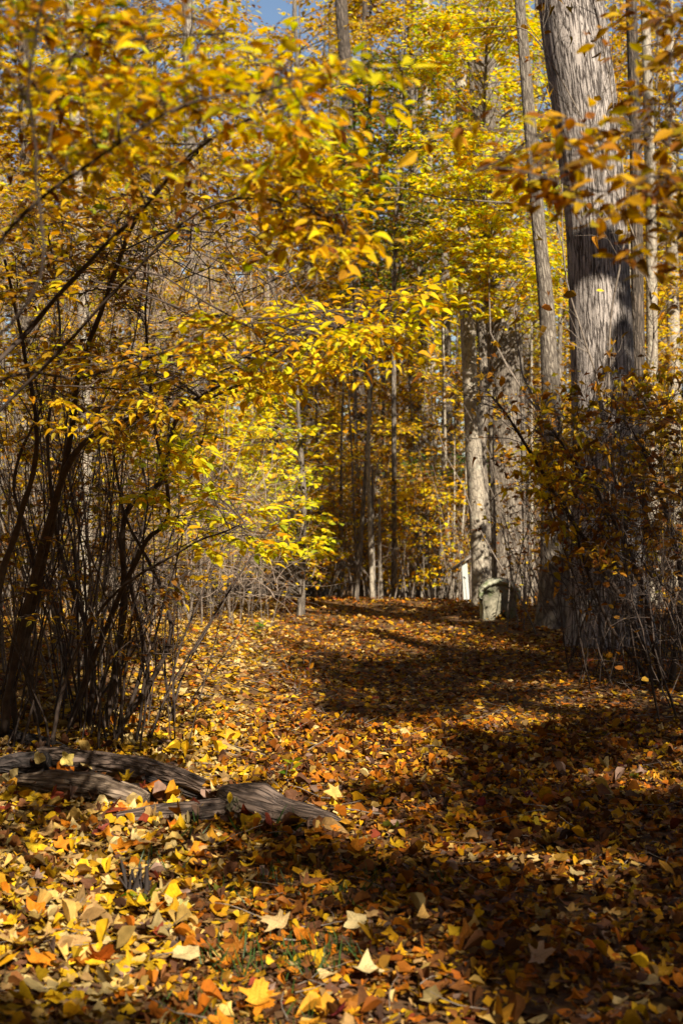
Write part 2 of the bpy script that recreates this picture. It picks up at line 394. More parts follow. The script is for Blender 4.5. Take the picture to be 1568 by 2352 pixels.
def along(Pn, t):
    """points on twigs: Pn (N,K,3), t (N,) in 0..1 -> point, tangent"""
    N, K, _ = Pn.shape; f = np.clip(t, 0, .999)*(K-1); i = f.astype(int); f = (f-i)[:, None]; ar = np.arange(N)
    a, b = Pn[ar, i], Pn[ar, i+1]
    return a+(b-a)*f, norm(b-a)
def sprout(Pn, n, t0=.2, t1=1., spread=.9, flat=.5, length=(.2, .5)):
    """n side twigs' starts/directions/lengths from random twigs"""
    w = rng.integers(0, len(Pn), n); p, tg = along(Pn[w], rng.uniform(t0, t1, n))
    r = rng.normal(0, 1, (n, 3)); r[:, 2] *= flat; r = norm(r-(r*tg).sum(1, keepdims=True)*tg)
    d = norm(tg+r*spread)
    return p, d, rng.uniform(*length, n)
def leaves_on(Lv, Pn, per, size, pal, mixin=None, frac=.15, tilt=.35, droop=.15, t0=.15, colfn=None):
    N = len(Pn)
    for j in range(per):
        t = np.clip(t0+(1-t0)*(j+rng.random(N)*.6)/per, 0, 1); p, tg = along(Pn, t)
        sd = norm(np.cross(tg, np.array([0, 0, 1.])))*(1 if j % 2 else -1)
        a = norm(tg*.7+sd+rng.normal(0, .25, (N, 3))-np.array([0, 0, droop]))
        nrm = norm(np.array([0, 0, 1.])+S*.28+rng.normal(0, tilt, (N, 3)))
        sz = rng.uniform(size[0], size[1], N)
        Lv.add(p+a*.006, a, nrm, sz, colours(pal, N, mixin, frac) if colfn is None else colfn(p))

def sweep(path, radii, S=24, disp=None, cap=True, flat=1.0):
    """one thick limb with uv in metres; seam at the far side"""
    path = np.asarray(path, float); K = len(path); radii = np.asarray(radii, float)
    T = np.gradient(path, axis=0); T = norm(T)
    vertical = abs(T[:, 2].mean()) > .6
    ref = np.array([0, 1., 0]) if vertical else np.array([0, 0, 1.])
    X = norm(np.cross(ref[None], T)); Y = np.cross(T, X)          # Y ~ ref
    th = np.linspace(0, 2*np.pi, S+1)[None]                        # th=0 at +Y
    L = np.concatenate([[0], np.cumsum(np.linalg.norm(np.diff(path, axis=0), axis=1))])[:, None]
    r = radii[:, None]*np.ones_like(th)
    if disp is not None: r = r*(1+disp(th, L))
    V = path[:, None]+(r*np.sin(th))[..., None]*X[:, None]+(r*np.cos(th)*flat)[..., None]*Y[:, None]
    uv = np.stack([th*radii.mean()*np.ones_like(L), L*np.ones_like(th)], -1)
    n = S+1; i = np.arange(K-1)[:, None]; j = np.arange(S)[None]
    F = np.stack([i*n+j, (i+1)*n+j, (i+1)*n+j+1, i*n+j+1], -1).reshape(-1, 4)
    V = V.reshape(-1, 3); uv = uv.reshape(-1, 2); Fl = [F]
    if cap:
        c0 = len(V); V = np.vstack([V, path[0], path[-1]]); uv = np.vstack([uv, [0, 0], [0, 0]])
        jj = np.arange(S)
        Fl.append(np.stack([np.full(S, c0), jj, jj+1], -1)); Fl.append(np.stack([np.full(S, c0+1), (K-1)*n+jj+1, (K-1)*n+jj], -1))
    return V, Fl, uv
def trunk_disp(seed, amp=.04, ridges=9):
    r = np.random.default_rng(seed); ph = r.uniform(0, 6, 8)
    def f(th, L):
        return amp*(np.sin(3*th+ph[0]+.4*L)*.6+np.sin(5*th+ph[1]-.7*L)*.4+np.sin(ridges*th+ph[2]+np.sin(L*2+ph[3]))*.35*np.ones_like(L)
                    + .5*np.sin(L*1.7+ph[4])*np.sin(th+ph[5]))
    return f
def flare(K, L, amt=.5, h=.5):
    return 1+amt*np.exp(-L/h)

# ================================================================== GROUND
def axis(lo, hi, near, nfine, ncoarse):
    f = np.linspace(-near, near, nfine); g = np.geomspace(near, hi, ncoarse)[1:]
    return np.concatenate([-g[::-1], f, g])
gx = axis(0, 500, 8, 80, 20); gy = np.concatenate([-np.geomspace(3, 400, 14)[::-1], np.linspace(-2.9, 30, 180), np.geomspace(30.3, 800, 30)])
X, Y = np.meshgrid(gx, gy); Z = ground_z(X, Y)
nx, ny = len(gx), len(gy); i = np.arange(ny-1)[:, None]; j = np.arange(nx-1)[None]
F = np.stack([i*nx+j, i*nx+j+1, (i+1)*nx+j+1, (i+1)*nx+j], -1).reshape(-1, 4)
M_GROUND = noise_mat('forest_floor', (0.05, 0.028, 0.014), (0.13, 0.065, 0.025), 22, bump=0.02, rough=0.95, c3=(0.24, 0.13, 0.03))
ground = link('forest_floor', make_mesh('forest_floor', np.stack([X, Y, Z], -1).reshape(-1, 3), F, M_GROUND, smooth=True), kind='structure')
ground['label'] = 'forest floor path covered in fallen autumn leaves'

# leaf litter -------------------------------------------------------
def litter(n, y0, y1, size, tiltj, zj, pow_=1.0):
    m = int(n*2.2); y = np.sqrt(rng.uniform(y0**2, y1**2, m)); w = .265*y+.7
    x = rng.uniform(-1, 1, m)*w; x, y = x[:n], y[:n]
    z = ground_z(x, y)+rng.uniform(0.002, zj, len(x))
    p = np.stack([x, y, z], -1); th = rng.uniform(0, 2*np.pi, len(x))
    a = np.stack([np.cos(th), np.sin(th), rng.normal(0, .25, len(x))], -1)
    nr = norm(np.stack([rng.normal(0, tiltj, len(x)), rng.normal(0, tiltj, len(x)), np.ones(len(x))], -1))
    s = size[0]+(size[1]-size[0])*rng.random(len(x))**1.8
    k = len(x); pal = np.array(PAL['litter'])
    wts = np.array([.11, .06, .10, .11, .08, .07, .10, .09, .07, .05, .05, .025, .06, .06]); wts = wts/wts.sum()
    c = pal[rng.choice(len(pal), k, p=wts)]
    # upper leaves are fresher, lower ones browner
    # the trodden path holds smaller, browner, redder leaves than the bank on the left
    onpath = (x > -.45-.02*y) & (rng.random(k) < .55); brown = np.array(PAL['litter'])[rng.choice([4, 5, 6, 7, 8, 13, 2, 6], k)]
    bank = (x < -.35-.04*(y-6)) & (rng.random(k) < .5); c = np.where(bank[:, None], np.array(PAL['litter'])[rng.choice([0, 1, 2, 3, 0, 1, 12, 3], k)], c)  # pale picks also put some of the sunlit look into the bank
    c = np.where(onpath[:, None], brown*.85, c); s = np.where(x > -.45-.02*y, s*.86, s)
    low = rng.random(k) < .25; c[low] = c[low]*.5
    return [p, norm(a), nr, s, c*rng.uniform(.8, 1.1, (k, 1))]
near = litter(10000, 2.4, 9, (.05, .10), .36, .04); near2 = litter(33000, 2.4, 9.5, (.018, .055), .5, .035)
mid = litter(36000, 8.5, 16, (.03, .085), .42, .04)
far = litter(34000, 15.5, 30, (.05, .11), .5, .05)
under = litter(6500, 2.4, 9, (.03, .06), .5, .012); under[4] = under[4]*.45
# individually built leaves on top
top = litter(340, 3.3, 7.5, (.06, .12), .45, .02); top[0][:, 2] += .03
keep = np.ones(len(top[0]), bool)
u_, v_ = proj(top[0]); keep &= (u_ > 0) & (u_ < 1568) & (v_ < 2352) & ~((v_ > 1720) & (v_ < 1900) & (u_ < 790))
top = [q[keep][:290] for q in top]
bright = rng.random(len(top[0])) < .45
top[4][bright] = np.array(PAL['litter'])[rng.choice([1, 2, 3, 4, 0, 13], bright.sum())]
leaf_objects('fallen_leaf', top, T_LOBE[:6], M_LITTER, ground, np.zeros(3), 'gl')
V1 = leaf_mesh('leaf_litter', near, T_LOBE[:5]+T_CURL+T_OVAL[2:]+T_LOW, M_LITTER); link('leaf_litter', V1, kind='stuff')['label'] = 'carpet of fallen maple and tulip tree leaves along the path'
link('fine_leaf_litter', leaf_mesh('fine_leaf_litter', near2, T_LOW+T_CURL[:2], M_LITTER), kind='stuff')
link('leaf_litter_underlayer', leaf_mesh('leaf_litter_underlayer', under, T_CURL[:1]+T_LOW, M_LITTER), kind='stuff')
link('distant_leaf_litter', leaf_mesh('distant_leaf_litter', mid, T_LOW[:4]+T_Q4, M_LITTER), kind='stuff')
link('far_leaf_litter', leaf_mesh('far_leaf_litter', far, T_Q4, M_LITTER), kind='stuff')
# little sticks and bark flakes in the litter
n = 900; yy = np.sqrt(rng.uniform(9, 196, n)); xx = rng.uniform(-1, 1, n)*(.25*yy+.2); st = np.stack([xx, yy, ground_z(xx, yy)+.035], -1)
th = rng.uniform(0, 6.28, n); tb = TB(); tb.add(wander(st, np.stack([np.cos(th), np.sin(th), rng.normal(0, .12, n)], -1), rng.uniform(.05, .28, n), 5, .15), taper(rng.uniform(.0012, .0035, n), 5), 4)
link('twig_litter', tb.mesh('twig_litter', M_TWIG), kind='stuff')
# grass tufts
def grass_patch(cx, cy, rad, n, h, c=(.05, .10, .018)):
    a = rng.uniform(0, 6.28, n); r = rad*np.sqrt(rng.random(n)); x = cx+r*np.cos(a); y = cy+r*np.sin(a)
    p = np.stack([x, y, ground_z(x, y)+.01], -1)
    ax = norm(np.stack([rng.normal(0, .55, n), rng.normal(0, .55, n), np.ones(n)], -1)); nr = norm(rng.normal(0, 1, (n, 3)))
    return [p, ax, nr, rng.uniform(h*.5, h, n), np.array(c)*rng.uniform(.5, 1.5, (n, 1))]
T_BLADE = [(np.array([(0, -.03, 0), (0, .03, 0), (.4, .028, .03), (.4, -.028, .03), (.8, .012, .14), (.8, -.012, .14), (1, 0, .25)]),
            np.array([(0, 1, 2), (0, 2, 3), (3, 2, 4), (3, 4, 5), (5, 4, 6)]), np.zeros((7, 2)))]
gp = []
for (u, v, rad, n, h) in ((820, 2020, .28, 420, .11), (650, 2200, .2, 520, .12), (560, 2330, .2, 260, .1), (600, 2050, .15, 120, .1), (1130, 1560, .35, 160, .09),
                          (930, 1520, .5, 200, .1), (700, 1540, .5, 160, .12), (1300, 1680, .4, 150, .1), (620, 1920, .12, 60, .16), (430, 1930, .12, 50, .16), (340, 2010, .1, 60, .14), (1000, 1640, .5, 120, .08)):
    g0 = G(u, v); gp.append(grass_patch(g0[0], g0[1], rad*1.3, n//3, h*.85))
gp = [np.concatenate(q) for q in zip(*gp)]
link('grass', leaf_mesh('grass', gp, T_BLADE, M_GRASS), kind='stuff')['label'] = 'thin green grass tufts coming up through the leaves'

# ================================================================== FALLEN LOG
M_WOOD = bark_mat('weathered_log_wood', (0.17, 0.12, 0.09), (0.018, 0.012, 0.01), 48, 5.0, 0.2, 0.012, rough=0.6)
M_ROT = bark_mat('rotten_pale_wood', (0.30, 0.22, 0.15), (0.05, 0.032, 0.022), 45, 5, 0.3, 0.012, rough=0.8)
M_LOGBARK = bark_mat('black_log_bark', (0.06, 0.045, 0.038), (0.012, 0.01, 0.009), 26, 7, 0.3, 0.02)
log = thing('fallen_log', 'weathered grey fallen log with a split hollow middle lying among the leaves', 'log', (-.8, 6.9, 0))
lb = bse(log)
def grain(seed, amp=.05):
    r = np.random.default_rng(seed); ph = r.uniform(0, 6.3, 8)
    return lambda th, L: amp*(np.sin(11*th+ph[0]+np.sin(5*L+ph[1])*1.2)+.8*np.sin(7*th+ph[2]+2*L)+.7*np.sin(19*th+ph[3]+3*np.sin(3*L)))*.6+.10*np.sin(4.2*L+ph[4]+th)*np.ones_like(th)+.05*np.sin(23*L+ph[5]+2*th)+.05*np.sign(np.sin(9*th+3*L+ph[6]))*(np.sin(6*L+ph[7])>.1)
def limb(name, pts, rad, mat, parent, base, S=40, K=70, amp=.05, seed=1, flat=1.0, rj=True):
    path = smooth_path([P(*q) for q in pts], K); r = np.interp(np.linspace(0, 1, K), np.linspace(0, 1, len(rad)), rad)
    V, F, uv = sweep(path, r, S, grain(seed, amp), True, flat)
    return link(name, make_mesh(name, V-base, F, mat, uv=uv, smooth=True), parent)
limb('upper_limb', [(95, 1735, 7.35), (200, 1748, 7.20), (330, 1768, 7.00), (430, 1795, 6.80), (500, 1822, 6.65), (548, 1846, 6.55)], [.05, .058, .056, .044, .032, .018], M_WOOD, log, lb, seed=2)
limb('lower_limb', [(270, 1882, 6.35), (340, 1876, 6.35), (430, 1868, 6.35), (520, 1862, 6.40), (590, 1866, 6.40)], [.028, .042, .05, .052, .06], M_WOOD, log, lb, seed=3)
limb('root_end', [(510, 1822, 6.52), (548, 1838, 6.45), (590, 1856, 6.40), (640, 1872, 6.36), (700, 1882, 6.30), (752, 1890, 6.25), (792, 1896, 6.22)], [.035, .095, .122, .10, .075, .052, .018], M_WOOD, log, lb, K=80, amp=.06, seed=4, flat=.9)
limb('rotten_trunk', [(40, 1795, 7.00), (120, 1800, 6.90), (210, 1808, 6.80), (290, 1824, 6.70), (335, 1838, 6.65)], [.04, .085, .088, .075, .05], M_ROT, log, lb, K=60, amp=.09, seed=5, flat=.7)
limb('dark_hollow_slab', [(330, 1786, 6.90), (400, 1806, 6.85), (460, 1826, 6.75), (500, 1838, 6.65)], [.03, .05, .045, .02], M_LOGBARK, log, lb, amp=.12, seed=6, flat=.45)  # dark slab standing in for the shade inside the split
#limb('branch_stub', [(60, 1770, 7.40), (20, 1730, 7.60), (-40, 1700, 7.80)], [.06, .07, .06], M_LOGBARK, log, lb, amp=.1, seed=7)
limb('rotten_chunk', [(300, 1812, 6.85), (345, 1822, 6.8), (385, 1832, 6.75), (425, 1850, 6.7)], [.05, .06, .05, .02], M_ROT, log, lb, amp=.14, seed=9, flat=.6)
limb('broken_end', [(-10, 1760, 7.25), (50, 1752, 7.25), (110, 1752, 7.2)], [.03, .06, .05], M_LOGBARK, log, lb, amp=.1, seed=10)
bk = Leaves(); n = 150; tt_ = rng.random(n); uu = -40+840*tt_; vv = np.interp(uu, [-40, 60, 300, 420, 600, 800], [1812, 1842, 1885, 1900, 1908, 1915])+rng.uniform(-14, 12, n)
dd_ = np.array([CAMH/((v-1176)*K48) for v in vv]); pp = np.array([P(a, b, c) for a, b, c in zip(uu, vv, dd_)]); pp[:, 2] += rng.uniform(.01, .07, n); pp[:, 1] += rng.uniform(-.08, .05, n)
m_ = rng.random(n) < .3; pp[m_, 2] += .06; pp[m_, 1] += .3
th_ = rng.uniform(0, 6.28, n); pal_ = np.array(PAL['litter'])
bk.add(pp, norm(np.stack([np.cos(th_), np.sin(th_), rng.normal(0, .4, n)], -1)), norm(rng.normal(0, .5, (n, 3))+[0, -.5, 1]), rng.uniform(.05, .11, n), pal_[rng.integers(0, len(pal_), n)])
link('banked_leaves', leaf_mesh('banked_leaves', bk.cat(), T_LOBE+T_CURL, M_LITTER), kind='stuff')['label'] = 'leaves drifted against the fallen log'
# moss-like curled bark frills on the root end
fr = Leaves(); n = 46; uu = rng.uniform(520, 640, n); vv = 1832+(uu-520)*.2+rng.uniform(-10, 34, n)
pp = np.array([P(a, b, 6.31+.0006*(1890-b)) for a, b in zip(uu, vv)]); fr.add(pp, norm(np.stack([rng.normal(0, .4, n), -np.ones(n)*.3, -np.ones(n)], -1)), norm(rng.normal(0, 1, (n, 3))+[0, -1.5, 0]), rng.uniform(.02, .05, n), np.tile([[.16, .14, .08]], (n, 1)))
o = link('lichen_frill', leaf_mesh('lichen_frill', fr.cat(), T_CURL, M_LITTER, lb), log, kind='stuff')
# second dark log behind, under the shrub
log2 = thing('rotting_log', 'short black rotting log in deep shade behind the split grey log', 'log', G(60, 1730))
limb('log_trunk', [(-60, 1706, 8.5), (30, 1712, 8.4), (110, 1722, 8.2), (160, 1735, 8.1)], [.07, .08, .06, .03], M_LOGBARK, log2, bse(log2), amp=.1, seed=8)
# little upright rotten stump in the lit leaves
st_b = G(318, 2062); stump = thing('weathered_stump', 'small ragged grey stump poking up through the lit leaves below the log', 'stump', st_b)
tb = TB()
for k in range(26):
    a = rng.uniform(0, 6.28); r = .05*math.sqrt(rng.random()); b = st_b+np.array([r*math.cos(a), r*math.sin(a)*.6, -.02])
    tb.add(wander(b[None], np.array([[rng.normal(0, .18), rng.normal(0, .18), 1.]]), np.array([rng.uniform(.06, .17)]), 5, .1), taper(np.array([rng.uniform(.006, .014)]), 5, .4), 5)
link('splinter_cluster', tb.mesh('splinter_cluster', M_LOGBARK, st_b), stump)

# ================================================================== STONE MARKER
M_STONE_SHADED = noise_mat('shaded_lichened_stone', (0.13, 0.12, 0.08), (0.30, 0.27, 0.19), 16, bump=0.012, rough=0.9, c3=(0.12, 0.14, 0.06))  # face colour darkened to stand for the shade under the rim
M_STONE_LIT = noise_mat('lit_stone_rim', (0.34, 0.33, 0.23), (0.50, 0.48, 0.35), 22, bump=0.015, rough=0.9, c3=(0.22, 0.27, 0.12))  # paler colour makes the rim and back look sunlit
sb = G(1145, 1424); sb[2] = float(ground_z(sb[0], sb[1]))
stone = thing('stone_marker', 'squat round-topped mossy stone marker standing beside the path', 'stone marker', sb)
def arch_slab(w, h, shoulder, t, notch, y0, seed, edge=.03, n=26):
    """slab standing in x-z with an arched top and a scooped foot; depth along y from y0 to y0+t"""
    r = np.random.default_rng(seed)
    out = []
    for k in range(n+1):
        th = math.pi*k/n; out.append((w*math.cos(th)*(1-.05*math.sin(th)), shoulder+(h-shoulder)*math.sin(th)**.85))
    out.append((-w*.90, shoulder*.5)); out.append((-w*.93, -.08))
    if notch:
        for k in range(9):
            th = math.pi*k/8; out.append((-notch[0]*math.cos(th)+notch[2], -.08+(notch[1]+.08)*math.sin(th)))
    out.append((w*.86, -.08)); out.append((w*.88, shoulder*.5))
    out = np.array(out)+r.normal(0, .004, (len(out), 2))
    c = out.mean(0); N = len(out); V = []
    rings = [(0.55, -.012), (.97-edge, 0), (1, edge), (1, t-edge), (.97-edge, t)]
    # front surface inner ring keeps the outline's own shape
    for s, y in rings:
        for q in out:
            z = c[1]+(q[1]-c[1])*s; x = c[0]+(q[0]-c[0])*s
            V.append((x, y0+y+r.normal(0, .004), z))
    F = []
    for a in range(len(rings)-1):
        for k in range(N):
            m = (k+1) % N; F.append((a*N+k, a*N+m, (a+1)*N+m, (a+1)*N+k))
    V = np.array(V); Fq = np.array(F)[:, ::-1]
    c0 = len(V); V = np.vstack([V, [c[0], y0-.015, c[1]], [c[0], y0+t, c[1]]]); k = np.arange(N); m = (k+1) % N
    Ft = np.concatenate([np.stack([np.full(N, c0), k, m], -1), np.stack([np.full(N, c0+1), (len(rings)-1)*N+m, (len(rings)-1)*N+k], -1)])
    return V, [Fq, Ft]
def rotz(V, a):
    c, s = math.cos(a), math.sin(a); R = np.array([[c, -s, 0], [s, c, 0], [0, 0, 1]]); return V@R.T
V, F = arch_slab(.245, .47, .27, .15, (.10, .075, .03), -.10, 1)
link('stone_face', make_mesh('stone_face', rotz(V, -.03), F, M_STONE_SHADED, smooth=False), stone)
V, F = arch_slab(.262, .535, .31, .17, None, .055, 2)
link('stone_back', make_mesh('stone_back', rotz(V, -.03), F, M_STONE_LIT, smooth=False), stone)

aa = np.linspace(-.12, math.pi+.12, 40); rp = np.stack([.246*np.cos(aa)*(1-.05*np.sin(aa)), np.full(40, -.075), .285+(.49-.285)*np.sign(np.sin(aa))*np.abs(np.sin(aa))**.85], -1)
V, F, uv = sweep(rp, np.full(40, .036)*(1+.08*np.sin(np.arange(40)*1.7)), 12, None); V = V*np.array([1, 2.6, 1])-np.array([0, -.075*1.6, 0])
link('stone_rim', make_mesh('stone_rim', rotz(V, -.03), F, M_STONE_LIT, uv=uv, smooth=True), stone)

# ================================================================== POSTS
M_POST = noise_mat('weathered_white_post', (0.34, 0.35, 0.32), (0.48, 0.48, 0.44), 9, (1, 1, .12), bump=0.004, c3=(0.40, 0.45, 0.36))
M_BOARD = noise_mat('grey_board', (0.20, 0.17, 0.14), (0.34, 0.29, 0.24), 14, (.2, 1, 1), bump=0.004)
def box(name, cx, cy, cz, sx, sy, sz, mat, parent, base, bev=.006, rot=None):
    q = []
    for zz, s in ((-1, 1-bev/sx*2), (-1+bev/sz*2, 1), (1-bev/sz*2, 1), (1, 1-bev/sx*2)):
        for a, b in ((-1, -1), (1, -1), (1, 1), (-1, 1)): q.append((a*s*sx/2, b*s*sy/2, zz*sz/2))
    q = np.array(q); F = []
    for a in range(3):
        for k in range(4): F.append((a*4+k, a*4+(k+1) % 4, a*4+4+(k+1) % 4, a*4+4+k))
    F += [(3, 2, 1, 0), (12, 13, 14, 15)]
    if rot is not None: q = q@rot.T
    q = q+np.array([cx, cy, cz])-base
    return link(name, make_mesh(name, q, np.array(F), mat), parent)
def ry(a): c, s = math.cos(a), math.sin(a); return np.array([[c, 0, s], [0, 1, 0], [-s, 0, c]])
D = 23.0; b0 = P(1072, 1384, D); b0[2] = float(ground_z(b0[0], b0[1])); top_ = P(1065, 1296, D)
post = thing('trail_post', 'short white weathered post with a slanted grey board on top, at the bend', 'post', b0)
hh = top_[2]-b0[2]
box('post_shaft', (b0[0]+top_[0])/2, D, (b0[2]+top_[2])/2-.04, .092, .08, hh+.1, M_POST, post, b0, rot=ry(-.06))
pb_ = P(1066, 1288, D); box('top_board', pb_[0], D, pb_[2]+.01, .52, .3, .022, M_BOARD, post, b0, rot=ry(-.62))
pb_ = P(1047, 1304, D); box('board_end', pb_[0], D-.01, pb_[2], .16, .2, .02, M_BOARD, post, b0, rot=ry(-.5))
b1 = P(1178, 1350, 24.); b1[2] = float(ground_z(b1[0], b1[1])); t1 = P(1180, 1268, 24.)
stake = thing('grey_stake', 'grey weathered wooden stake standing behind the round stone', 'stake', b1)
box('stake_shaft', (b1[0]+t1[0])/2, 24., (b1[2]+t1[2])/2, .1, .07, t1[2]-b1[2]+.1, M_BARK, stake, b1, rot=ry(.05))
box('stake_cap', t1[0], 24., t1[2]+.03, .13, .1, .03, M_BOARD, stake, b1, rot=ry(.05))

# ================================================================== TREES
def trunk_path(pts, K, top_h=None):
    """pts (u, v, d); grows down to the ground and up past the picture"""
    Q = [P(*q) for q in pts]
    lo = Q[0] if Q[0][2] < Q[-1][2] else Q[-1]
    if Q[0][2] > Q[-1][2]: Q = Q[::-1]
    Q[0] = Q[0].copy(); b = Q[0].copy(); gz = float(ground_z(b[0], b[1]))
    if b[2] > gz+.15: Q.insert(0, np.array([b[0]+(b[0]-Q[1][0])*.1, b[1], gz-.08]))
    else: Q[0][2] = gz-.08
    e, f = Q[-1], Q[-2]; d = e-f; d = d/max(np.linalg.norm(d), .1)
    H = top_h or e[2]+2.5
    if H > e[2]+.5: Q.append(e+np.array([d[0], d[1], 1.])/1*(H-e[2])*np.array([.8, .8, 1.]))
    Q = np.array(Q)
    # resample by height
    z = Q[:, 2]; s = np.linspace(z[0], z[-1], K)
    pt = np.stack([np.interp(s, z, Q[:, 0]), np.interp(s, z, Q[:, 1]), s], -1)
    k = max(3, K//14) | 1
    ker = np.ones(k)/k
    for a in (0, 1):
        e = np.pad(pt[:, a], k//2, mode='edge'); pt[:, a] = np.convolve(e, ker, 'valid')
    return pt
def spray_mesh(tb, Lv, centres, trunk, nt=6, per=9, size=(.06, .1), pal='amber', mixin='gold', frac=.3, rad=.45, br=.010, palfn=None, tilt=.4, flat=.22, twf=1.0):
    """leafy sprays round `centres`, each carried by a branch from the trunk"""
    N = len(centres)
    if trunk is not None:
        hd = np.linalg.norm(centres[:, None, :2]-trunk[None, :, :2], axis=2).min(1)
        zt = np.clip(centres[:, 2]-.45*hd-.1, trunk[0, 2]+.3, trunk[-1, 2]); ti = np.clip(np.searchsorted(trunk[:, 2], zt), 0, len(trunk)-1); s0 = trunk[ti]
        K = 6; t = np.linspace(0, 1, K)[None, :, None]
        m = (s0+centres)/2+np.stack([rng.normal(0, .12, N), rng.normal(0, .12, N), .12*hd+rng.normal(0, .05, N)], -1)
        B = (1-t)**2*s0[:, None]+2*t*(1-t)*m[:, None]+t*t*centres[:, None]
        tb.add(B, taper(np.clip(br*(.6+hd*.35), .004, .04), K, .3), 3)
        out = norm(centres-s0)
    else: out = norm(rng.normal(0, 1, (N, 3)))
    out[:, 2] *= .3
    c = np.repeat(centres, nt, 0); d = norm(np.repeat(out, nt, 0)*.6+rng.normal(0, .8, (N*nt, 3))*[1, 1, flat])
    c = c+rng.normal(0, rad*.35, c.shape)*[1, 1, flat]
    tw = wander(c-d*rad*.3, d, rng.uniform(.6, 1.3, N*nt)*rad*1.3, 4, .15, -.03)
    tb.add(tw[:int(len(tw)*twf)], taper(np.full(int(len(tw)*twf), br*.35), 4, .5), 3)
    fn = (lambda p: palfn(p)) if palfn else None
    leaves_on(Lv, tw, per, size, pal, mixin, frac, tilt=tilt, colfn=fn)
FILL = {'n': 0}
def tree(name, label, cat, pts, wpx, bark, group=None, top_h=None, K=60, S=20, disp=.04, seed=0, sprays=None, twigs=0, tmpl=None, leafname='foliage', ridges=9, fl=.35):
    path = trunk_path(pts, K, top_h); base = path[0].copy(); base[2] = float(ground_z(base[0], base[1]))
    z = path[:, 2]; d = path[:, 1]
    zk = sorted([(P(*q)[2], w*.5*K48*q[2]) for q, w in zip(pts, wpx)])
    r = np.interp(z, [a for a, b in zk], [b for a, b in zk])
    r = r*np.clip(1-(z-zk[-1][0])/max(2.2*(z[-1]-zk[-1][0]), 8), .25, 1); L = z-z[0]; r = r*flare(K, L, fl, .35)
    t = thing(name, label, cat, base, group)
    V, F, uv = sweep(path, r, S, trunk_disp(seed, disp, ridges))
    link('trunk', make_mesh('trunk', V-base, F, bark, uv=uv, smooth=True), t)
    if twigs:
        tb = TB(); w = rng.integers(K//6, K-1, twigs); a = rng.uniform(0, 6.28, twigs)
        dd = np.stack([np.cos(a), np.sin(a)*.6, rng.uniform(.2, .9, twigs)], -1)
        B = wander(path[w], dd, rng.uniform(.4, 1.6, twigs)*max(r[0]*6, .6), 6, .2, .03); tb.add(B, taper(np.clip(r[w]*.16, .003, .03), 6, .3), 5)
        p2, d2, l2 = sprout(B, twigs*3, length=(.2, .6)); tb.add(wander(p2, d2, l2, 4, .2), taper(np.full(twigs*3, .003), 4), 3)
        link('branches', tb.mesh('branches', M_TWIG, base), t, kind='stuff')
    if sprays:
        tb = TB(); Lv = Leaves()
        for s in sprays:
            s = dict(s); n = s.pop('n'); reg = s.pop('reg')
            u = rng.uniform(reg[0], reg[1], n); v = rng.uniform(reg[2], reg[3], n); dd = rng.uniform(reg[4], reg[5], n)
            cen = np.array([P(a, b, c) for a, b, c in zip(u, v, dd)])
            spray_mesh(tb, Lv, cen, path, **s)
        link('branchwork', tb.mesh('branchwork', M_TWIG, base), t, kind='stuff')
        dta = Lv.cat(); FILL['n'] += len(dta[0])
        link(leafname, leaf_mesh(leafname, dta, tmpl or T_HEX, M_LEAF, base), t, kind='stuff')
    return t, path

# --- the big tulip tree and its neighbours on the right
tree('big_grey_tree', 'biggest trunk in the wood, pale grey furrowed bark, leaning left high up', 'tree',
     [(1405, 1475, 15), (1392, 1200, 15), (1381, 850, 15), (1369, 520, 15), (1345, 280, 15), (1322, 110, 15), (1308, 0, 15)], [185, 160, 143, 138, 148, 150, 148], M_BARK_BIG,
     K=170, S=96, disp=.022, seed=3, top_h=9.5, ridges=31, fl=.25)
tree('leaning_slim_tree', 'slim trunk with a dark flared foot leaning left, just left of the biggest grey trunk', 'tree',
     [(1282, 1400, 17.5), (1276, 1250, 17.5), (1270, 1100, 17.5), (1264, 900, 17.5), (1256, 700, 17.5), (1240, 560, 17.5), (1217, 300, 17.5), (1202, 120, 17.5), (1192, 0, 17.5)], [80, 66, 54, 40, 36, 32, 29, 25, 23], M_BARK,
     K=140, S=36, disp=.05, seed=5, top_h=11, twigs=10, ridges=15, fl=.5)
tree('wide_dappled_tree', 'wide grey trunk dappled with shade behind the yellow sapling', 'tree',
     [(1170, 1330, 26), (1165, 1100, 26), (1158, 800, 26), (1140, 500, 26), (1110, 180, 26), (1090, 0, 26)], [95, 88, 84, 74, 66, 60], M_BARK, K=120, S=40, disp=.03, seed=6, top_h=14, ridges=21, twigs=8)
tree('pale_twin_tree', 'pale straight trunk standing directly behind the round stone', 'tree',
     [(1108, 1375, 21.5), (1098, 1230, 21.5), (1088, 1050, 21.5), (1076, 820, 21.5), (1068, 640, 21.5), (1060, 300, 21.5), (1052, 0, 21.5)], [42, 38, 38, 34, 31, 27, 24], M_BARK_PALE,
     K=100, S=28, disp=.04, seed=7, top_h=12, twigs=10)
tree('pale_twin_tree', 'thin curved grey trunk crossing close to the right of the pale straight one', 'tree',
     [(1120, 1370, 22.), (1112, 1180, 22.), (1104, 1050, 22.), (1112, 900, 22.), (1100, 640, 22.)], [27, 26, 24, 22, 18], M_BARK, K=70, S=20, disp=.05, seed=8, top_h=9, twigs=6)
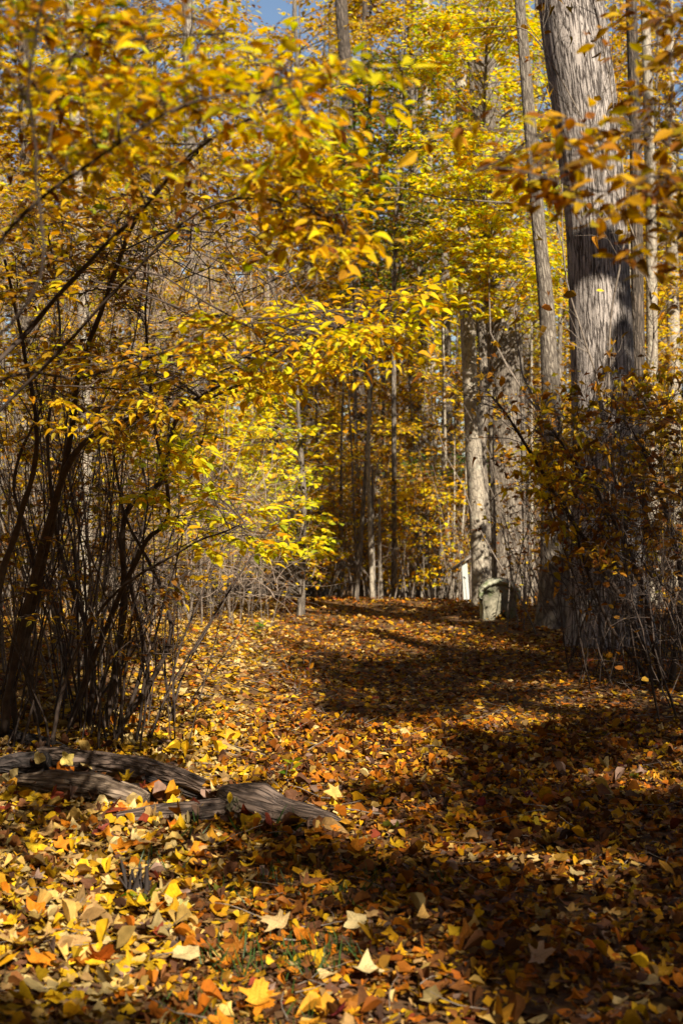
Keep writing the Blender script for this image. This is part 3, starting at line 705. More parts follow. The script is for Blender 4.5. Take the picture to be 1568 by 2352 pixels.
TR = [  # name, label, pts, widths, bark, top
 ('tall_tree', 'lit grey trunk left of the two pale trunks behind the stone', [(990, 1340, 33), (987, 900, 33), (983, 560, 33), (975, 0, 33)], [30, 28, 25, 20], M_BARK_PALE, 17),
 ('tall_tree', 'grey trunk with the crook, second to the left of the pale trunk behind the stone', [(1032, 1330, 31), (1028, 950, 31), (1020, 600, 31), (1030, 0, 31)], [24, 23, 20, 15], M_BARK, 16),
 ('tall_tree', 'dark tall trunk rising to the top left of the yellow sapling, under the blue gap', [(840, 1350, 30), (822, 900, 30), (808, 560, 30), (800, 250, 30), (783, 0, 30)], [30, 30, 28, 30, 28], M_BARK_DARK, 15),
 ('tall_tree', 'thin dark trunk just right of the dark one under the blue gap', [(850, 1350, 34), (842, 700, 34), (832, 300, 34), (838, 0, 34)], [18, 17, 15, 13], M_BARK_DARK, 16),
 ('tall_tree', 'sunlit beige trunk along the right edge behind the biggest tree', [(1500, 1340, 20), (1496, 900, 20), (1494, 500, 20), (1486, 200, 20), (1480, 0, 20)], [30, 27, 25, 23, 21], M_BARK_PALE, 11),
 ('tall_tree', 'dark shaded trunk close behind the biggest grey one, on its right', [(1470, 1340, 17.5), (1464, 800, 17.5), (1458, 300, 17.5), (1448, 0, 17.5)], [34, 30, 27, 25], M_BARK_DARK, 10),
 ('tall_tree', 'pale grey trunk nearest the right edge of the picture', [(1548, 1330, 26), (1546, 800, 26), (1538, 300, 26), (1535, 0, 26)], [32, 30, 24, 18], M_BARK_PALE, 13),
 ('tall_tree', 'pale trunk showing through the dark left shrub', [(197, 1400, 15), (196, 1100, 15), (199, 850, 15), (185, 560, 15), (172, 250, 15), (160, 0, 15)], [34, 31, 30, 28, 24, 20], M_BARK_PALE, 9),
 ('tall_tree', 'pale trunk at the top left above the bright foliage', [(450, 1380, 24), (445, 900, 24), (440, 480, 24), (430, 0, 24)], [30, 28, 26, 24], M_BARK, 13),
 ('tall_tree', 'dark trunk at the upper left corner beside the pale one', [(335, 1380, 28), (330, 700, 28), (340, 0, 28)], [26, 24, 22], M_BARK_DARK, 14),
 ('tall_tree', 'dark trunk half hidden by yellow leaves at the top right of centre', [(1130, 1300, 38), (1110, 600, 38), (1098, 0, 38)], [50, 44, 40], M_BARK_DARK, 19),
 ('tall_tree', 'slim dark trunk left of the crooked grey one in the middle distance', [(945, 1340, 36), (948, 700, 36), (940, 0, 36)], [20, 18, 14], M_BARK_DARK, 17),
 ('tall_tree', 'faint far trunk at the centre of the picture above the path', [(762, 1345, 42), (768, 600, 42), (760, 0, 42)], [22, 20, 15], M_BARK, 19),
 ('tall_tree', 'grey trunk between the leaning slim tree and the dappled wide tree', [(1215, 1320, 32), (1208, 800, 32), (1225, 300, 32), (1235, 0, 32)], [26, 22, 18, 15], M_BARK, 15),
 ('tall_tree', 'dark trunk near the left edge behind the shrub stems', [(85, 1400, 19), (80, 900, 19), (60, 400, 19), (50, 0, 19)], [34, 30, 26, 22], M_BARK_DARK, 11),
]
for k, (nm, lab, pts, w, bk, th) in enumerate(TR):
    tree(nm, lab, 'tree', pts, w, bk, group='tall trunks in the wood', K=60, S=20, seed=20+k, top_h=th+2, disp=.04, twigs=10)

# --- understory trees that carry the leaves in view
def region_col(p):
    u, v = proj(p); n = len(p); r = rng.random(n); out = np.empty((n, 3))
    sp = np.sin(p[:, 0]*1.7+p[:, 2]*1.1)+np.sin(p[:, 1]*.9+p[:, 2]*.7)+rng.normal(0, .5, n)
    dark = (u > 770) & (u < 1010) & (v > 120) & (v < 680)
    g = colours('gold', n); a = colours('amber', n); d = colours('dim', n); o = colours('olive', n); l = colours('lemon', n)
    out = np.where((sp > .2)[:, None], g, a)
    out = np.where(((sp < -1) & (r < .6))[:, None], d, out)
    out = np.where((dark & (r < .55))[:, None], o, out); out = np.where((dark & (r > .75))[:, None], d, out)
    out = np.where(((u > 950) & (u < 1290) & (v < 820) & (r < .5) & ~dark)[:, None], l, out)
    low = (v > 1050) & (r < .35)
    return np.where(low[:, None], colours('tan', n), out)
bright_reg = [((960, 1120, 20, 170, 19, 21.5), 26), ((1010, 1260, 40, 330, 19, 21.5), 34), ((950, 1130, 280, 420, 18.5, 21), 34), ((960, 1230, 420, 560, 18.5, 21), 44),
              ((1040, 1290, 540, 720, 18.5, 21), 44), ((1080, 1240, 380, 640, 18, 20), 22), ((1100, 1260, -60, 120, 19, 21), 16), ((980, 1100, 560, 700, 19, 21), 12)]
tree('yellow_maple_sapling', 'young tree with the brightest lemon yellow layered leaves right of centre', 'tree',
     [(1135, 1345, 20.5), (1128, 1000, 20.5), (1120, 700, 20.3), (1108, 350, 20.2), (1120, 0, 20.2)], [12, 11, 10, 8, 6], M_BARK, K=60, S=10, seed=50, top_h=9.5,
     sprays=[dict(reg=r, n=n, pal='lemon', mixin='gold', frac=.45, size=(.07, .115), rad=.34, per=9, nt=6, twf=.5) for r, n in bright_reg], tmpl=T_Q4)
und = [  # label, u, d, palette hint, region list [(u0,u1,v0,v1,n)]
 ('slender yellow sapling left of the path bend with sunlit lower sprays', 690, 19, [(560, 730, 980, 1160, 30), (600, 720, 1160, 1290, 18), (420, 620, 1180, 1300, 22), (520, 700, 860, 1010, 14)], 'lemon'),
 ('amber understory tree above the far bend, straight left of centre', 640, 26, [(520, 800, 600, 980, 60), (560, 820, 300, 640, 40)], None),
 ('sparse olive leaved tree in the middle of the view', 905, 24, [(810, 1010, 120, 420, 44), (800, 1000, 400, 680, 44), (860, 1000, 0, 180, 16)], None),
 ('brown-gold tree behind the dark trunks at the centre', 880, 31, [(780, 1000, 650, 960, 50), (740, 980, 900, 1150, 34)], None),
 ('yellow tree behind the pale trunks beside the stone', 1010, 27, [(930, 1180, 820, 1080, 34), (920, 1080, 1050, 1300, 30)], None),
 ('yellow leaved sapling behind the dappled wide trunk', 1210, 29, [(1120, 1330, 650, 1000, 50), (1150, 1320, 1000, 1200, 22)], None),
 ('golden tree between the leaning slim trunk and the biggest one', 1275, 25, [(1180, 1330, 0, 420, 44), (1220, 1330, 420, 760, 22)], None),
 ('golden tree filling the gap right of the biggest trunk', 1500, 25, [(1420, 1600, 0, 420, 44), (1430, 1600, 420, 860, 44), (1440, 1600, 860, 1100, 20)], None),
 ('pale gold tree under the blue sky gap at the top', 690, 38, [(520, 860, 60, 360, 60), (700, 900, -70, 70, 24), (600, 900, 360, 640, 34)], None),
 ('amber tree behind the shrub twigs on the left', 330, 22, [(180, 520, 420, 760, 44), (200, 560, 760, 1050, 40)], None),
 ('gold tree at the upper left behind the near branches', 300, 27, [(80, 560, 0, 260, 60), (-20, 560, -60, 110, 46), (60, 500, 240, 500, 44)], None),
 ('gold and brown tree at the left edge', 60, 18, [(-40, 220, 0, 500, 44), (-40, 260, 500, 1000, 44)], None),
 ('low yellow shrub-like tree behind the left thicket', 480, 20, [(250, 560, 980, 1200, 34), (330, 600, 1150, 1340, 22)], 'gold'),
 ('brownish beech behind the right thicket', 1440, 18.5, [(1290, 1600, 900, 1120, 28), (1330, 1600, 1080, 1300, 22)], None),
 ('golden tree crown high above the centre', 960, 33, [(780, 1100, -60, 200, 50), (900, 1180, 180, 420, 24)], None),
 ('low dark green holly-like tree at the far bend', 985, 29, [(920, 1070, 1050, 1200, 44)], 'green'),
]
und += [('low golden brushy tree at the left of the bend', 600, 24, [(520, 760, 1120, 1330, 50), (520, 760, 960, 1150, 34)], None),
 ('low amber leaved bush in the dark middle of the bend', 830, 26, [(720, 930, 1130, 1340, 60), (760, 940, 980, 1150, 40)], 'amber'),
 ('low brown-gold bush between the middle of the bend and the post', 980, 25.5, [(900, 1070, 1100, 1340, 50)], 'gold')]
for k, (lab, u, d, regs, hint) in enumerate(und):
    v_top = min(r[2] for r in regs); g0 = 1176+CAMH/(K48*d)
    sc = d/24
    pts = [(u, g0, d), (u+rng.uniform(-12, 12), (g0+v_top)/2, d), (u+rng.uniform(-25, 25), v_top, d)]
    sp = []
    for (a, b, c, e, n) in regs:
        q = dict(reg=(a, b, c, e, d-2.0, d+2.0), n=n, size=(.07, .12) if d < 30 else (.09, .15), rad=.42*max(sc, .8), per=8, nt=6, twf=.5)
        if hint: q.update(pal=hint, mixin='gold', frac=.25)
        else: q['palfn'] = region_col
        sp.append(q)
    tree('understory_tree', lab, 'tree', pts, [13*24/d, 10*24/d, 5*24/d], M_BARK, group='understory trees behind the path', K=40, S=8, seed=60+k, sprays=sp, tmpl=T_Q4 if d < 26.5 else T_DIA, top_h=P(0, v_top, d)[2]+.2)

# far trees, each its own trunk and crown, filling the depth of the wood
SIDE = lambda u: 'left' if u < 520 else ('middle' if u < 1050 else 'right')
cnt = 0
for k in range(46):
    d = rng.uniform(30, 62); u = (k*0.618034 % 1)*1700-66+rng.uniform(-20, 20); H = 1.4+.36*d+rng.uniform(-5, 3)
    if 560 < u < 740: H = min(H, 1.4+.33*d)
    g0 = 1176+(CAMH-float(ground_z(0, d)))/(K48*d); v_t = 1176-(H-CAMH)/(K48*d)
    w = rng.choice([10, 16, 24])*30/d
    spr = []
    hw = 110*40/d
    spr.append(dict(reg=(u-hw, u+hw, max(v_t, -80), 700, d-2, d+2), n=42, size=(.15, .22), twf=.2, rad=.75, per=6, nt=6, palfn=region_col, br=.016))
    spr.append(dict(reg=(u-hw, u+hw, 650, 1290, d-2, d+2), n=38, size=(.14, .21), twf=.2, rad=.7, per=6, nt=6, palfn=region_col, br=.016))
    t_, _p = tree('far_tree', 'far tree with thin golden crown, among many alike deep in the %s of the wood' % SIDE(u), 'tree', [(u, g0, d), (u+rng.uniform(-15, 15), 700, d), (u+rng.uniform(-30, 30), max(v_t, -60), d)],
         [w*1.2, w, w*.5], M_BARK if k % 3 else M_BARK_DARK, group='far trees deep in the wood', K=24, S=8, seed=100+k, sprays=spr, tmpl=T_DIA, fl=.2); t_['tone'] = 'grey' if k % 3 else 'dark'
# thin bare saplings at the bend
ORD = 'first second third fourth fifth sixth seventh eighth ninth tenth eleventh twelfth thirteenth fourteenth fifteenth sixteenth seventeenth eighteenth nineteenth twentieth'.split()
ORD += ['twenty-'+q for q in ORD[:9]]+['thirtieth']
def ordinal_labels(name, fmt):
    obs = [o for o in bpy.data.objects if o.get('category') and o.name.split('.')[0] == name]; by = {}
    for o in obs: by.setdefault(o['tone'], []).append(o)
    for tone, l in by.items():
        l.sort(key=lambda o: o.location.x/o.location.y)
        for i, o in enumerate(l): o['label'] = fmt % (ORD[i], tone); del o['tone']
for k in range(48):
    u = rng.uniform(540, 1080) if k < 34 else rng.uniform(-20, 1590); d = rng.uniform(22.5, 32); g0 = 1176+(CAMH-float(ground_z(0, d)))/(K48*d)
    vt = rng.uniform(500, 1180); w = rng.uniform(5, 12)*24/d; lean = rng.normal(0, 22)
    side = SIDE(u); tone = 'pale' if k % 2 else 'brown'
    t_, _p = tree('sapling', 'thin bare %s sapling among others at the bend, %s part' % (tone, side), 'sapling', [(u, g0, d), (u+lean*.5+rng.normal(0, 6), (g0+vt)/2, d), (u+lean, vt, d)], [w, w*.8, w*.45],
         M_BARK_PALE if k % 2 else M_BARK, group='bare saplings at the bend', K=24, S=7, seed=200+k, top_h=P(0, vt, d)[2]+.1, twigs=8, disp=.02, fl=.1); t_['tone'] = tone
ordinal_labels('sapling', 'thin bare sapling at the bend, %s from the left of the %s-stemmed ones')
ordinal_labels('far_tree', 'far golden-leaved tree deep in the wood, %s from the left of the %s-barked ones')
# far wood as one mass
tb = TB(); Lv = Leaves(); n = 260
d = rng.uniform(62, 110, n); x = rng.uniform(-.34, .34, n)*d; gz = ground_z(x, d)
pth = np.stack([np.stack([x+rng.normal(0, .25, n)*q, d, gz+q*6.5], -1) for q in range(4)], 1); tb.add(pth, taper(rng.uniform(.08, .3, n), 4, .6), 6)
cen = np.stack([x, d, gz], -1)[rng.integers(0, n, 1200)]+np.stack([rng.normal(0, 3, 1200), rng.normal(0, 3, 1200), rng.uniform(.3, 1, 1200)**1.2*21], -1)
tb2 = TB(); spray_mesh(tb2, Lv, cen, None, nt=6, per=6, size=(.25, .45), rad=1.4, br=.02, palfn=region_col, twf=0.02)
link('distant_wood', tb.mesh('distant_wood', M_BARK), kind='stuff')['label'] = 'far wood of grey trunks closing the view'
link('distant_foliage', leaf_mesh('distant_foliage', Lv.cat(), T_DIA, M_LEAF), kind='stuff')['label'] = 'far golden foliage closing the view'

# ================================================================== SHRUBS
def inpoly(u, v, poly):
    poly = np.asarray(poly, float); c = np.zeros(len(u), bool); n = len(poly)
    for k in range(n):
        (x1, y1), (x2, y2) = poly[k], poly[(k+1) % n]
        if y1 == y2: continue
        c ^= ((v > min(y1, y2)) & (v <= max(y1, y2))) & (u < x1+(v-y1)*(x2-x1)/(y2-y1))
    return c
def poly_points(poly, n, d0, d1):
    poly = np.asarray(poly, float); lo = poly.min(0); hi = poly.max(0); out = []
    while len(out) < n:
        u = rng.uniform(lo[0], hi[0], n*2); v = rng.uniform(lo[1], hi[1], n*2); m = inpoly(u, v, poly)
        d = rng.uniform(d0, d1, n*2)
        out += [P(a, b, c) for a, b, c in zip(u[m], v[m], d[m])]
    return np.array(out[:n])
def stem_obj(pts, w0, w1, mat, parent, base, K=36, S=8, name='stem', seed=0):
    Q = np.array([P(*q) for q in pts]); path = smooth_path(Q, K)
    kk = rng.normal(0, 1, (K, 3)); kk = np.cumsum(kk, 0)*.002; path = path+kk-kk[0]
    d = path[:, 1]; r = np.linspace(w0, w1, K)*.5*K48*d
    if abs(pts[0][1]-1500) < 300 and pts[0][2] > 6:               # rooted: end on the ground
        path[0, 2] = float(ground_z(path[0, 0], path[0, 1]))-.03
    V, F, uv = sweep(path, r*(1+.12*np.sin(np.arange(K)*1.9+seed)), S, None)
    link(name, make_mesh(name, V-base, F, mat, uv=uv, smooth=True), parent)
    return path
def leafy(stems, polys, tb, Lv, nt=5, per=7, size=(.045, .075), rad=.2, br=.0035, pal='gold', mixin='amber', frac=.35, tilt=.4, flat=.3, out=(1, 0, 0), reach=.6):
    allp = np.concatenate(stems)
    for (poly, n, d0, d1, kw) in polys:
        c = poly_points(poly, n, d0, d1)
        k = dict(nt=nt, per=per, size=size, rad=rad, pal=pal, mixin=mixin, frac=frac, tilt=tilt); k.update(kw)
        D = np.linalg.norm(c[:, None]-allp[None], axis=2)+np.clip(allp[None, :, 2]-c[:, None, 2], 0, None)*.8
        # take a nearby stem point rather than always the very nearest
        s0 = allp[np.argmin(D+rng.uniform(0, .25, D.shape), 1)]
        t = np.linspace(0, 1, 6)[None, :, None]; L = np.linalg.norm(c-s0, axis=1)
        m = (s0+c)/2+rng.normal(0, .08, c.shape)*L[:, None]+np.array([0, 0, 1.])*(.14*L)[:, None]
        B = (1-t)**2*s0[:, None]+2*t*(1-t)*m[:, None]+t*t*c[:, None]; B[:, 1:-1] += rng.normal(0, .012, B[:, 1:-1].shape)
        tb.add(B, taper(np.clip(br*(.7+L*.8), .002, .008), 6, .4), 4)
        N = len(c); o = norm(norm(c-s0)*.7+np.array(out)*.5); q = k['nt']
        cc = np.repeat(c, q, 0)+rng.normal(0, k['rad']*.3, (N*q, 3))*[1, 1, flat]
        d = norm(np.repeat(o, q, 0)*.8+rng.normal(0, .6, (N*q, 3))*[1, 1, flat]); l = rng.uniform(.6, 1.2, N*q)*k['rad']
        tw = wander(cc-d*l[:, None]*.5, d, l, 5, .12, -.03); tb.add(tw, taper(np.full(N*q, br*.4), 5, .5), 3)
        leaves_on(Lv, tw, k['per'], k['size'], k['pal'], k['mixin'], k['frac'], tilt=k['tilt'], t0=.05)
def finish(t, base, tb, Lv, twigmat, nobj, tmpls=None, key='ov', leafmat=None):
    if tb: link('twigs', tb.mesh('twigs', twigmat, base), t, kind='stuff')
    if Lv:
        big, rest = pick(Lv.cat(), nobj)
        leaf_objects('leaf', big, tmpls or T_OVAL, leafmat or M_LEAF, t, base, key)
        link('foliage', leaf_mesh('foliage', rest, tmpls or T_OVAL, leafmat or M_LEAF, base), t, kind='stuff')
def bare_twigs(tb, polys, up=.5, lens=(.25, .8), r=(.0015, .004), side=2, K=6, wob=.28):
    for (poly, n, d0, d1) in polys:
        c = poly_points(poly, n, d0, d1); g = ground_z(c[:, 0], c[:, 1]); c[:, 2] = np.maximum(c[:, 2], g)
        d = norm(np.stack([rng.normal(0, .8, n), rng.normal(0, .6, n), np.abs(rng.normal(up, .5, n))], -1))
        l = rng.uniform(*lens, n); rr = rng.uniform(*r, n); B = wander(c, d, l, K, wob, .03); tb.add(B, taper(rr, K, .35), 3)
        p2, d2, l2 = sprout(B, n*side, length=(lens[0]*.3, lens[1]*.4)); tb.add(wander(p2, d2, l2, 4, .25), taper(np.full(n*side, r[0]*.8), 4, .5), 3)
def stick_stems(tb, us, n, d0, d1, hts, w, spread=.35, lean=(0, 0), K=9, tn=7):
    """many thin shoots from the ground"""
    d = rng.uniform(d0, d1, n); u = rng.uniform(us[0], us[1], n); x = (u-784)*K48*d; st = np.stack([x, d, ground_z(x, d)-.02], -1)
    dd = norm(np.stack([np.clip(rng.normal(lean[0], spread, n), lean[0]-.4, lean[0]+.4), rng.normal(lean[1], spread*.7, n), np.ones(n)], -1))
    h = rng.uniform(*hts, n); B = wander(st, dd, h, K, .09, .02); tb.add(B, taper(rng.uniform(*w, n), K, .3), 4 if d0 < 14 else 3)
    p2, d2, l2 = sprout(B, n*3, t0=.25, spread=.8, length=(.2, .7)); C = wander(p2, d2, l2, 6, .2, .02); tb.add(C, taper(np.full(n*3, w[0]*.55), 6, .3), 3)
    p3, d3, l3 = sprout(C, n*tn, t0=.2, spread=.9, length=(.08, .35)); E = wander(p3, d3, l3, 5, .2); tb.add(E, taper(np.full(n*tn, .0015), 5, .5), 3)
    return B, C, E

# --- dark many-stemmed shrub at the left, rooted behind the log
b = G(170, 1690); sh = thing('tall_shrub', 'large dark many-stemmed shrub arching over the split log from the left', 'shrub', b); bb = bse(sh)
ST = [([(95, 1690, 8.8), (62, 1480, 8.5), (110, 1250, 8.1), (160, 1020, 7.5), (185, 850, 7.), (240, 700, 6.5), (330, 480, 6.), (470, 340, 5.6)], 26, 9),
      ([(10, 1640, 8.4), (66, 1380, 8.2), (150, 1080, 7.6), (250, 985, 7.), (430, 930, 6.5), (560, 850, 6.), (700, 785, 5.4), (880, 712, 5.)], 24, 6),
      ([(240, 1690, 8.7), (285, 1400, 8.5), (284, 1190, 8.2), (372, 1100, 8.), (410, 960, 7.8), (520, 900, 7.5), (650, 850, 7.)], 22, 6),
      ([(150, 1700, 8.7), (225, 1480, 8.4), (325, 1260, 8.), (385, 1170, 7.8), (345, 950, 7.5), (330, 700, 7.2)], 19, 6),
      ([(-30, 1600, 7.8), (0, 1350, 7.6), (50, 1180, 7.4), (90, 1010, 7.), (60, 800, 6.8), (20, 600, 6.5)], 24, 8),
      ([(260, 1700, 8.4), (350, 1560, 8.3), (395, 1440, 8.2), (352, 1300, 8.1), (290, 1180, 8.), (262, 1000, 7.9)], 16, 6),
      ([(200, 1700, 8.8), (212, 1500, 8.7), (140, 1250, 8.5), (120, 1000, 8.2), (150, 760, 8.), (120, 520, 7.8)], 16, 6),
      ([(120, 1700, 8.2), (160, 1540, 8.1), (250, 1380, 8.), (420, 1260, 7.6), (560, 1200, 7.3)], 13, 4),
      ([(40, 1690, 8.6), (30, 1500, 8.4), (75, 1300, 8.2), (30, 1100, 8.0), (95, 930, 7.7)], 18, 7),
      ([(280, 1680, 9), (330, 1500, 9), (300, 1330, 8.8), (340, 1150, 8.7), (300, 980, 8.6)], 13, 5)]
stems = [stem_obj(p, a*.8, c*.8, M_STEM, sh, bb, seed=k) for k, (p, a, c) in enumerate(ST)]
tb = TB(); Lv = Leaves()
stick_stems(tb, (-40, 430), 60, 8, 9.6, (.8, 2.6), (.004, .011), .22, (.12, 0))
leafy(stems, [([(1010, 690), (960, 672), (700, 678), (560, 700), (400, 760), (420, 840), (640, 900), (800, 860), (900, 780)], 50, 4.6, 6.0, dict(pal='gold', mixin='lemon', frac=.2)),
              ([(420, 760), (250, 800), (0, 830), (0, 1080), (300, 1030), (600, 940), (640, 850)], 44, 5.5, 7.5, dict(pal='amber', mixin='gold', frac=.4)),
              ([(0, 430), (400, 430), (660, 560), (620, 660), (300, 560), (0, 760)], 22, 5.0, 7.0, dict(pal='amber', mixin='gold', frac=.4)),
              ([(360, 1020), (570, 1005), (600, 1090), (660, 1200), (640, 1310), (420, 1250), (300, 1130)], 24, 6.3, 8.2, dict(pal='lemon', mixin='gold', frac=.4, per=6, size=(.05, .08))),
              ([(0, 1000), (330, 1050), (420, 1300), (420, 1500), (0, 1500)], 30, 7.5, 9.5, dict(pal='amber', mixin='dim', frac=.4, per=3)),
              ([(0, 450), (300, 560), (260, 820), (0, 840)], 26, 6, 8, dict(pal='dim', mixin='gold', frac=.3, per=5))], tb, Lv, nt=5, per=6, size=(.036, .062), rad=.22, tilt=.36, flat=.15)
bare_twigs(tb, [([(220, 540), (640, 540), (620, 720), (200, 760)], 110, 6.5, 8.5), ([(0, 700), (450, 850), (450, 1500), (0, 1550)], 160, 7.2, 9.2)])
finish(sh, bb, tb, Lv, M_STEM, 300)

# --- nearer, out of focus branches arching in from the left edge
b = np.array([-1.75, 3.9, float(ground_z(-1.75, 3.9))]); sh = thing('overhanging_shrub', 'near blurred shrub branches with sunlit yellow leaves across the upper left', 'shrub', b); bb = bse(sh)
def offpts(z0, *pts): return pts
ST = [([(-800, 2300, 3.9), (-500, 1600, 4.1), (-160, 1000, 4.6), (60, 760, 4.9), (200, 600, 4.6), (335, 465, 4.3), (450, 340, 4.1), (600, 260, 3.8), (760, 220, 3.6)], 28, 6),
      ([(-820, 2300, 3.8), (-460, 1400, 3.5), (-200, 860, 3.2), (0, 560, 3.1), (200, 380, 3.0), (420, 240, 3.), (640, 190, 3.)], 26, 6),
      ([(-780, 2300, 4.0), (-300, 1150, 4.), (0, 890, 4.), (200, 884, 3.9), (400, 826, 3.8), (520, 765, 3.8)], 15, 5),
      ([(-800, 2300, 3.7), (-350, 1100, 3.0), (60, 700, 2.7), (92, 400, 2.65), (82, 200, 2.6), (110, 20, 2.55), (130, -160, 2.5)], 16, 9),
      ([(-790, 2300, 4.1), (-250, 1200, 4.6), (0, 950, 4.9), (250, 700, 4.6), (480, 480, 4.3), (700, 480, 4.0), (800, 560, 3.8)], 18, 5),
      ([(-810, 2300, 3.9), (-420, 1000, 3.6), (-150, 420, 3.4), (60, 200, 3.3), (300, 110, 3.2), (520, 90, 3.1)], 20, 6)]
def rooted(p, q=b): return p
stems = [stem_obj(p, a*.62, c*.7, M_STEM, sh, bb, seed=k+20) for k, (p, a, c) in enumerate(ST)]
tb = TB(); Lv = Leaves()
leafy([s[8:] for s in stems], [([(60, 70), (200, 90), (440, 62), (560, 75), (700, 120), (810, 180), (910, 290), (830, 320), (600, 300), (300, 260), (60, 240)], 42, 2.8, 3.9, dict(pal='gold', mixin='lemon', frac=.25)),
              ([(0, 200), (300, 240), (760, 300), (800, 440), (600, 430), (300, 400), (0, 400)], 24, 3.0, 4.3, dict(pal='gold', mixin='amber', frac=.3)),
              ([(560, 400), (760, 400), (810, 600), (740, 590), (620, 500)], 24, 3.6, 4.4, {}),
              ([(640, 380), (760, 350), (820, 450), (740, 470)], 8, 3.7, 4.2, dict(pal='lemon')),
              ([(0, 380), (420, 380), (540, 500), (300, 520), (0, 560)], 12, 3.5, 4.8, dict(pal='amber', mixin='rust', frac=.2)),
              ([(-80, -60), (200, -60), (180, 60), (0, 200), (-80, 200)], 14, 2.7, 3.6, dict(pal='amber', mixin='olive', frac=.2)),
              ([(200, 0), (340, 20), (330, 70), (200, 80)], 5, 3, 3.6, {})],
      tb, Lv, nt=4, per=6, size=(.034, .06), rad=.2, br=.003, tilt=.36, flat=.15)
q = Lv.cat(); gs = rng.random(len(q[0])) < .04; q[4][gs] = np.array(PAL['lemon'][-1])*.8; rs = rng.random(len(q[0])) < .06; q[4][rs] = np.array(PAL['rust'])[rng.integers(0, 5, rs.sum())]; L2 = Leaves(); L2.add(*q)
finish(sh, bb, tb, L2, M_STEM, 300)

# --- pale twiggy shrubs further back on the left
def backshrub(label, us, d0, d1, n, hts, polys_t, polys_l, mat, pal, mixin, lean=(0, 0), w=(.005, .012), nobj=0, size=(.045, .075), nm='twiggy_shrub', per=4, tm=None):
    b = np.array([((us[0]+us[1])/2-784)*K48*(d0+d1)/2, (d0+d1)/2, 0]); b[2] = float(ground_z(b[0], b[1]))
    t = thing(nm, label, 'shrub', b); bb = bse(t); tb = TB(); Lv = Leaves()
    B, C, E = stick_stems(tb, us, n, d0, d1, hts, w, .22, lean, tn=4)
    bare_twigs(tb, polys_t, up=.4)
    leaves_on(Lv, E, 1, size, pal, mixin, .3, tilt=.6); leaves_on(Lv, C[::2], 2, size, pal, mixin, .3, tilt=.6)
    leafy([B.reshape(-1, 3)], polys_l, tb, Lv, nt=4, per=per, size=size, rad=.22, pal=pal, mixin=mixin, tilt=.5)
    link('twigs', tb.mesh('twigs', mat, bb), t, kind='stuff')
    if nobj:
        big, rest = pick(Lv.cat(), nobj); leaf_objects('leaf', big, tm or T_OVAL, M_LEAF, t, bb, 'bs'+str(len(tm or T_OVAL)))
    else: rest = Lv.cat()
    link('foliage', leaf_mesh('foliage', rest, tm or T_HEX, M_LEAF, bb), t, kind='stuff'); return t
backshrub('pale twiggy bare shrub behind the dark one, lit by the sun', (40, 430), 10.5, 13, 50, (1.4, 4.4), [([(230, 510), (620, 520), (640, 720), (560, 900), (200, 900)], 380, 9.5, 12.5), ([(300, 1100), (640, 1100), (640, 1380), (200, 1400)], 300, 10.5, 14)],
          [([(0, 700), (500, 740), (560, 1000), (330, 1130), (0, 1120)], 90, 10, 13, {}), ([(80, 1100), (420, 1150), (560, 1330), (100, 1380)], 40, 10.5, 13.5, {})], M_TWIG_PALE, 'gold', 'amber', w=(.003, .008))
backshrub('dense thicket of thin stems at the left edge', (-60, 240), 9.5, 12, 46, (1.5, 4.2), [([(-20, 480), (260, 520), (260, 1200), (-20, 1300)], 240, 9, 12)],
          [([(-20, 300), (330, 420), (320, 800), (-20, 900)], 60, 9, 12, {}), ([(-20, 900), (300, 900), (300, 1350), (-20, 1400)], 50, 9, 12, dict(pal='dim', mixin='gold'))], M_TWIG, 'amber', 'gold')
backshrub('low brushy shrub with pale twigs at the bend, left of the path', (380, 620), 15.5, 19, 34, (.6, 1.9), [([(400, 1120), (640, 1130), (650, 1360), (380, 1400)], 330, 14.5, 18.5)],
          [([(400, 1100), (620, 1120), (620, 1320), (400, 1330)], 40, 14.5, 18, {})], M_TWIG, 'gold', 'tan', w=(.003, .006))

# --- right-hand thickets
RT = backshrub('tangled brown thicket right of the round stone, in front of the biggest trunk', (1290, 1640), 10.8, 13.4, 62, (.9, 2.9), [([(1230, 960), (1568, 900), (1600, 1500), (1400, 1480), (1260, 1300)], 380, 10, 13)],
          [([(1240, 930), (1400, 860), (1600, 880), (1600, 1120), (1220, 1100)], 54, 10, 13.2, dict(per=4, pal='amber', mixin='rust')), ([(1220, 1080), (1600, 1100), (1600, 1330), (1300, 1330)], 44, 10, 12.8, dict(per=4)), ([(1190, 1040), (1330, 1010), (1350, 1170), (1210, 1170)], 20, 10.5, 12, dict(pal='gold', mixin='amber', per=6)),
           ([(1430, 860), (1600, 840), (1600, 980), (1440, 960)], 14, 10.5, 12.5, dict(pal='gold', mixin='amber'))],
          M_STEM, 'rust', 'amber', (-.10, -.05), w=(.003, .007), nobj=300, tm=T_OVAL+T_CURL)
backshrub('second brown thicket nearer the right edge', (1510, 1720), 8.6, 10.5, 24, (.9, 2.4), [([(1460, 1150), (1600, 1100), (1640, 1560), (1490, 1560)], 120, 8.4, 10.2)],
          [([(1470, 950), (1620, 950), (1620, 1300), (1450, 1300)], 18, 8.6, 10, dict(per=4))], M_STEM, 'rust', 'dim', (-.1, 0))
b = G(1500, 1560); t = thing('leaning_branchy_shrub', 'dark shrub with a long bare branch leaning left towards the round stone', 'shrub', b); bb = bse(t)
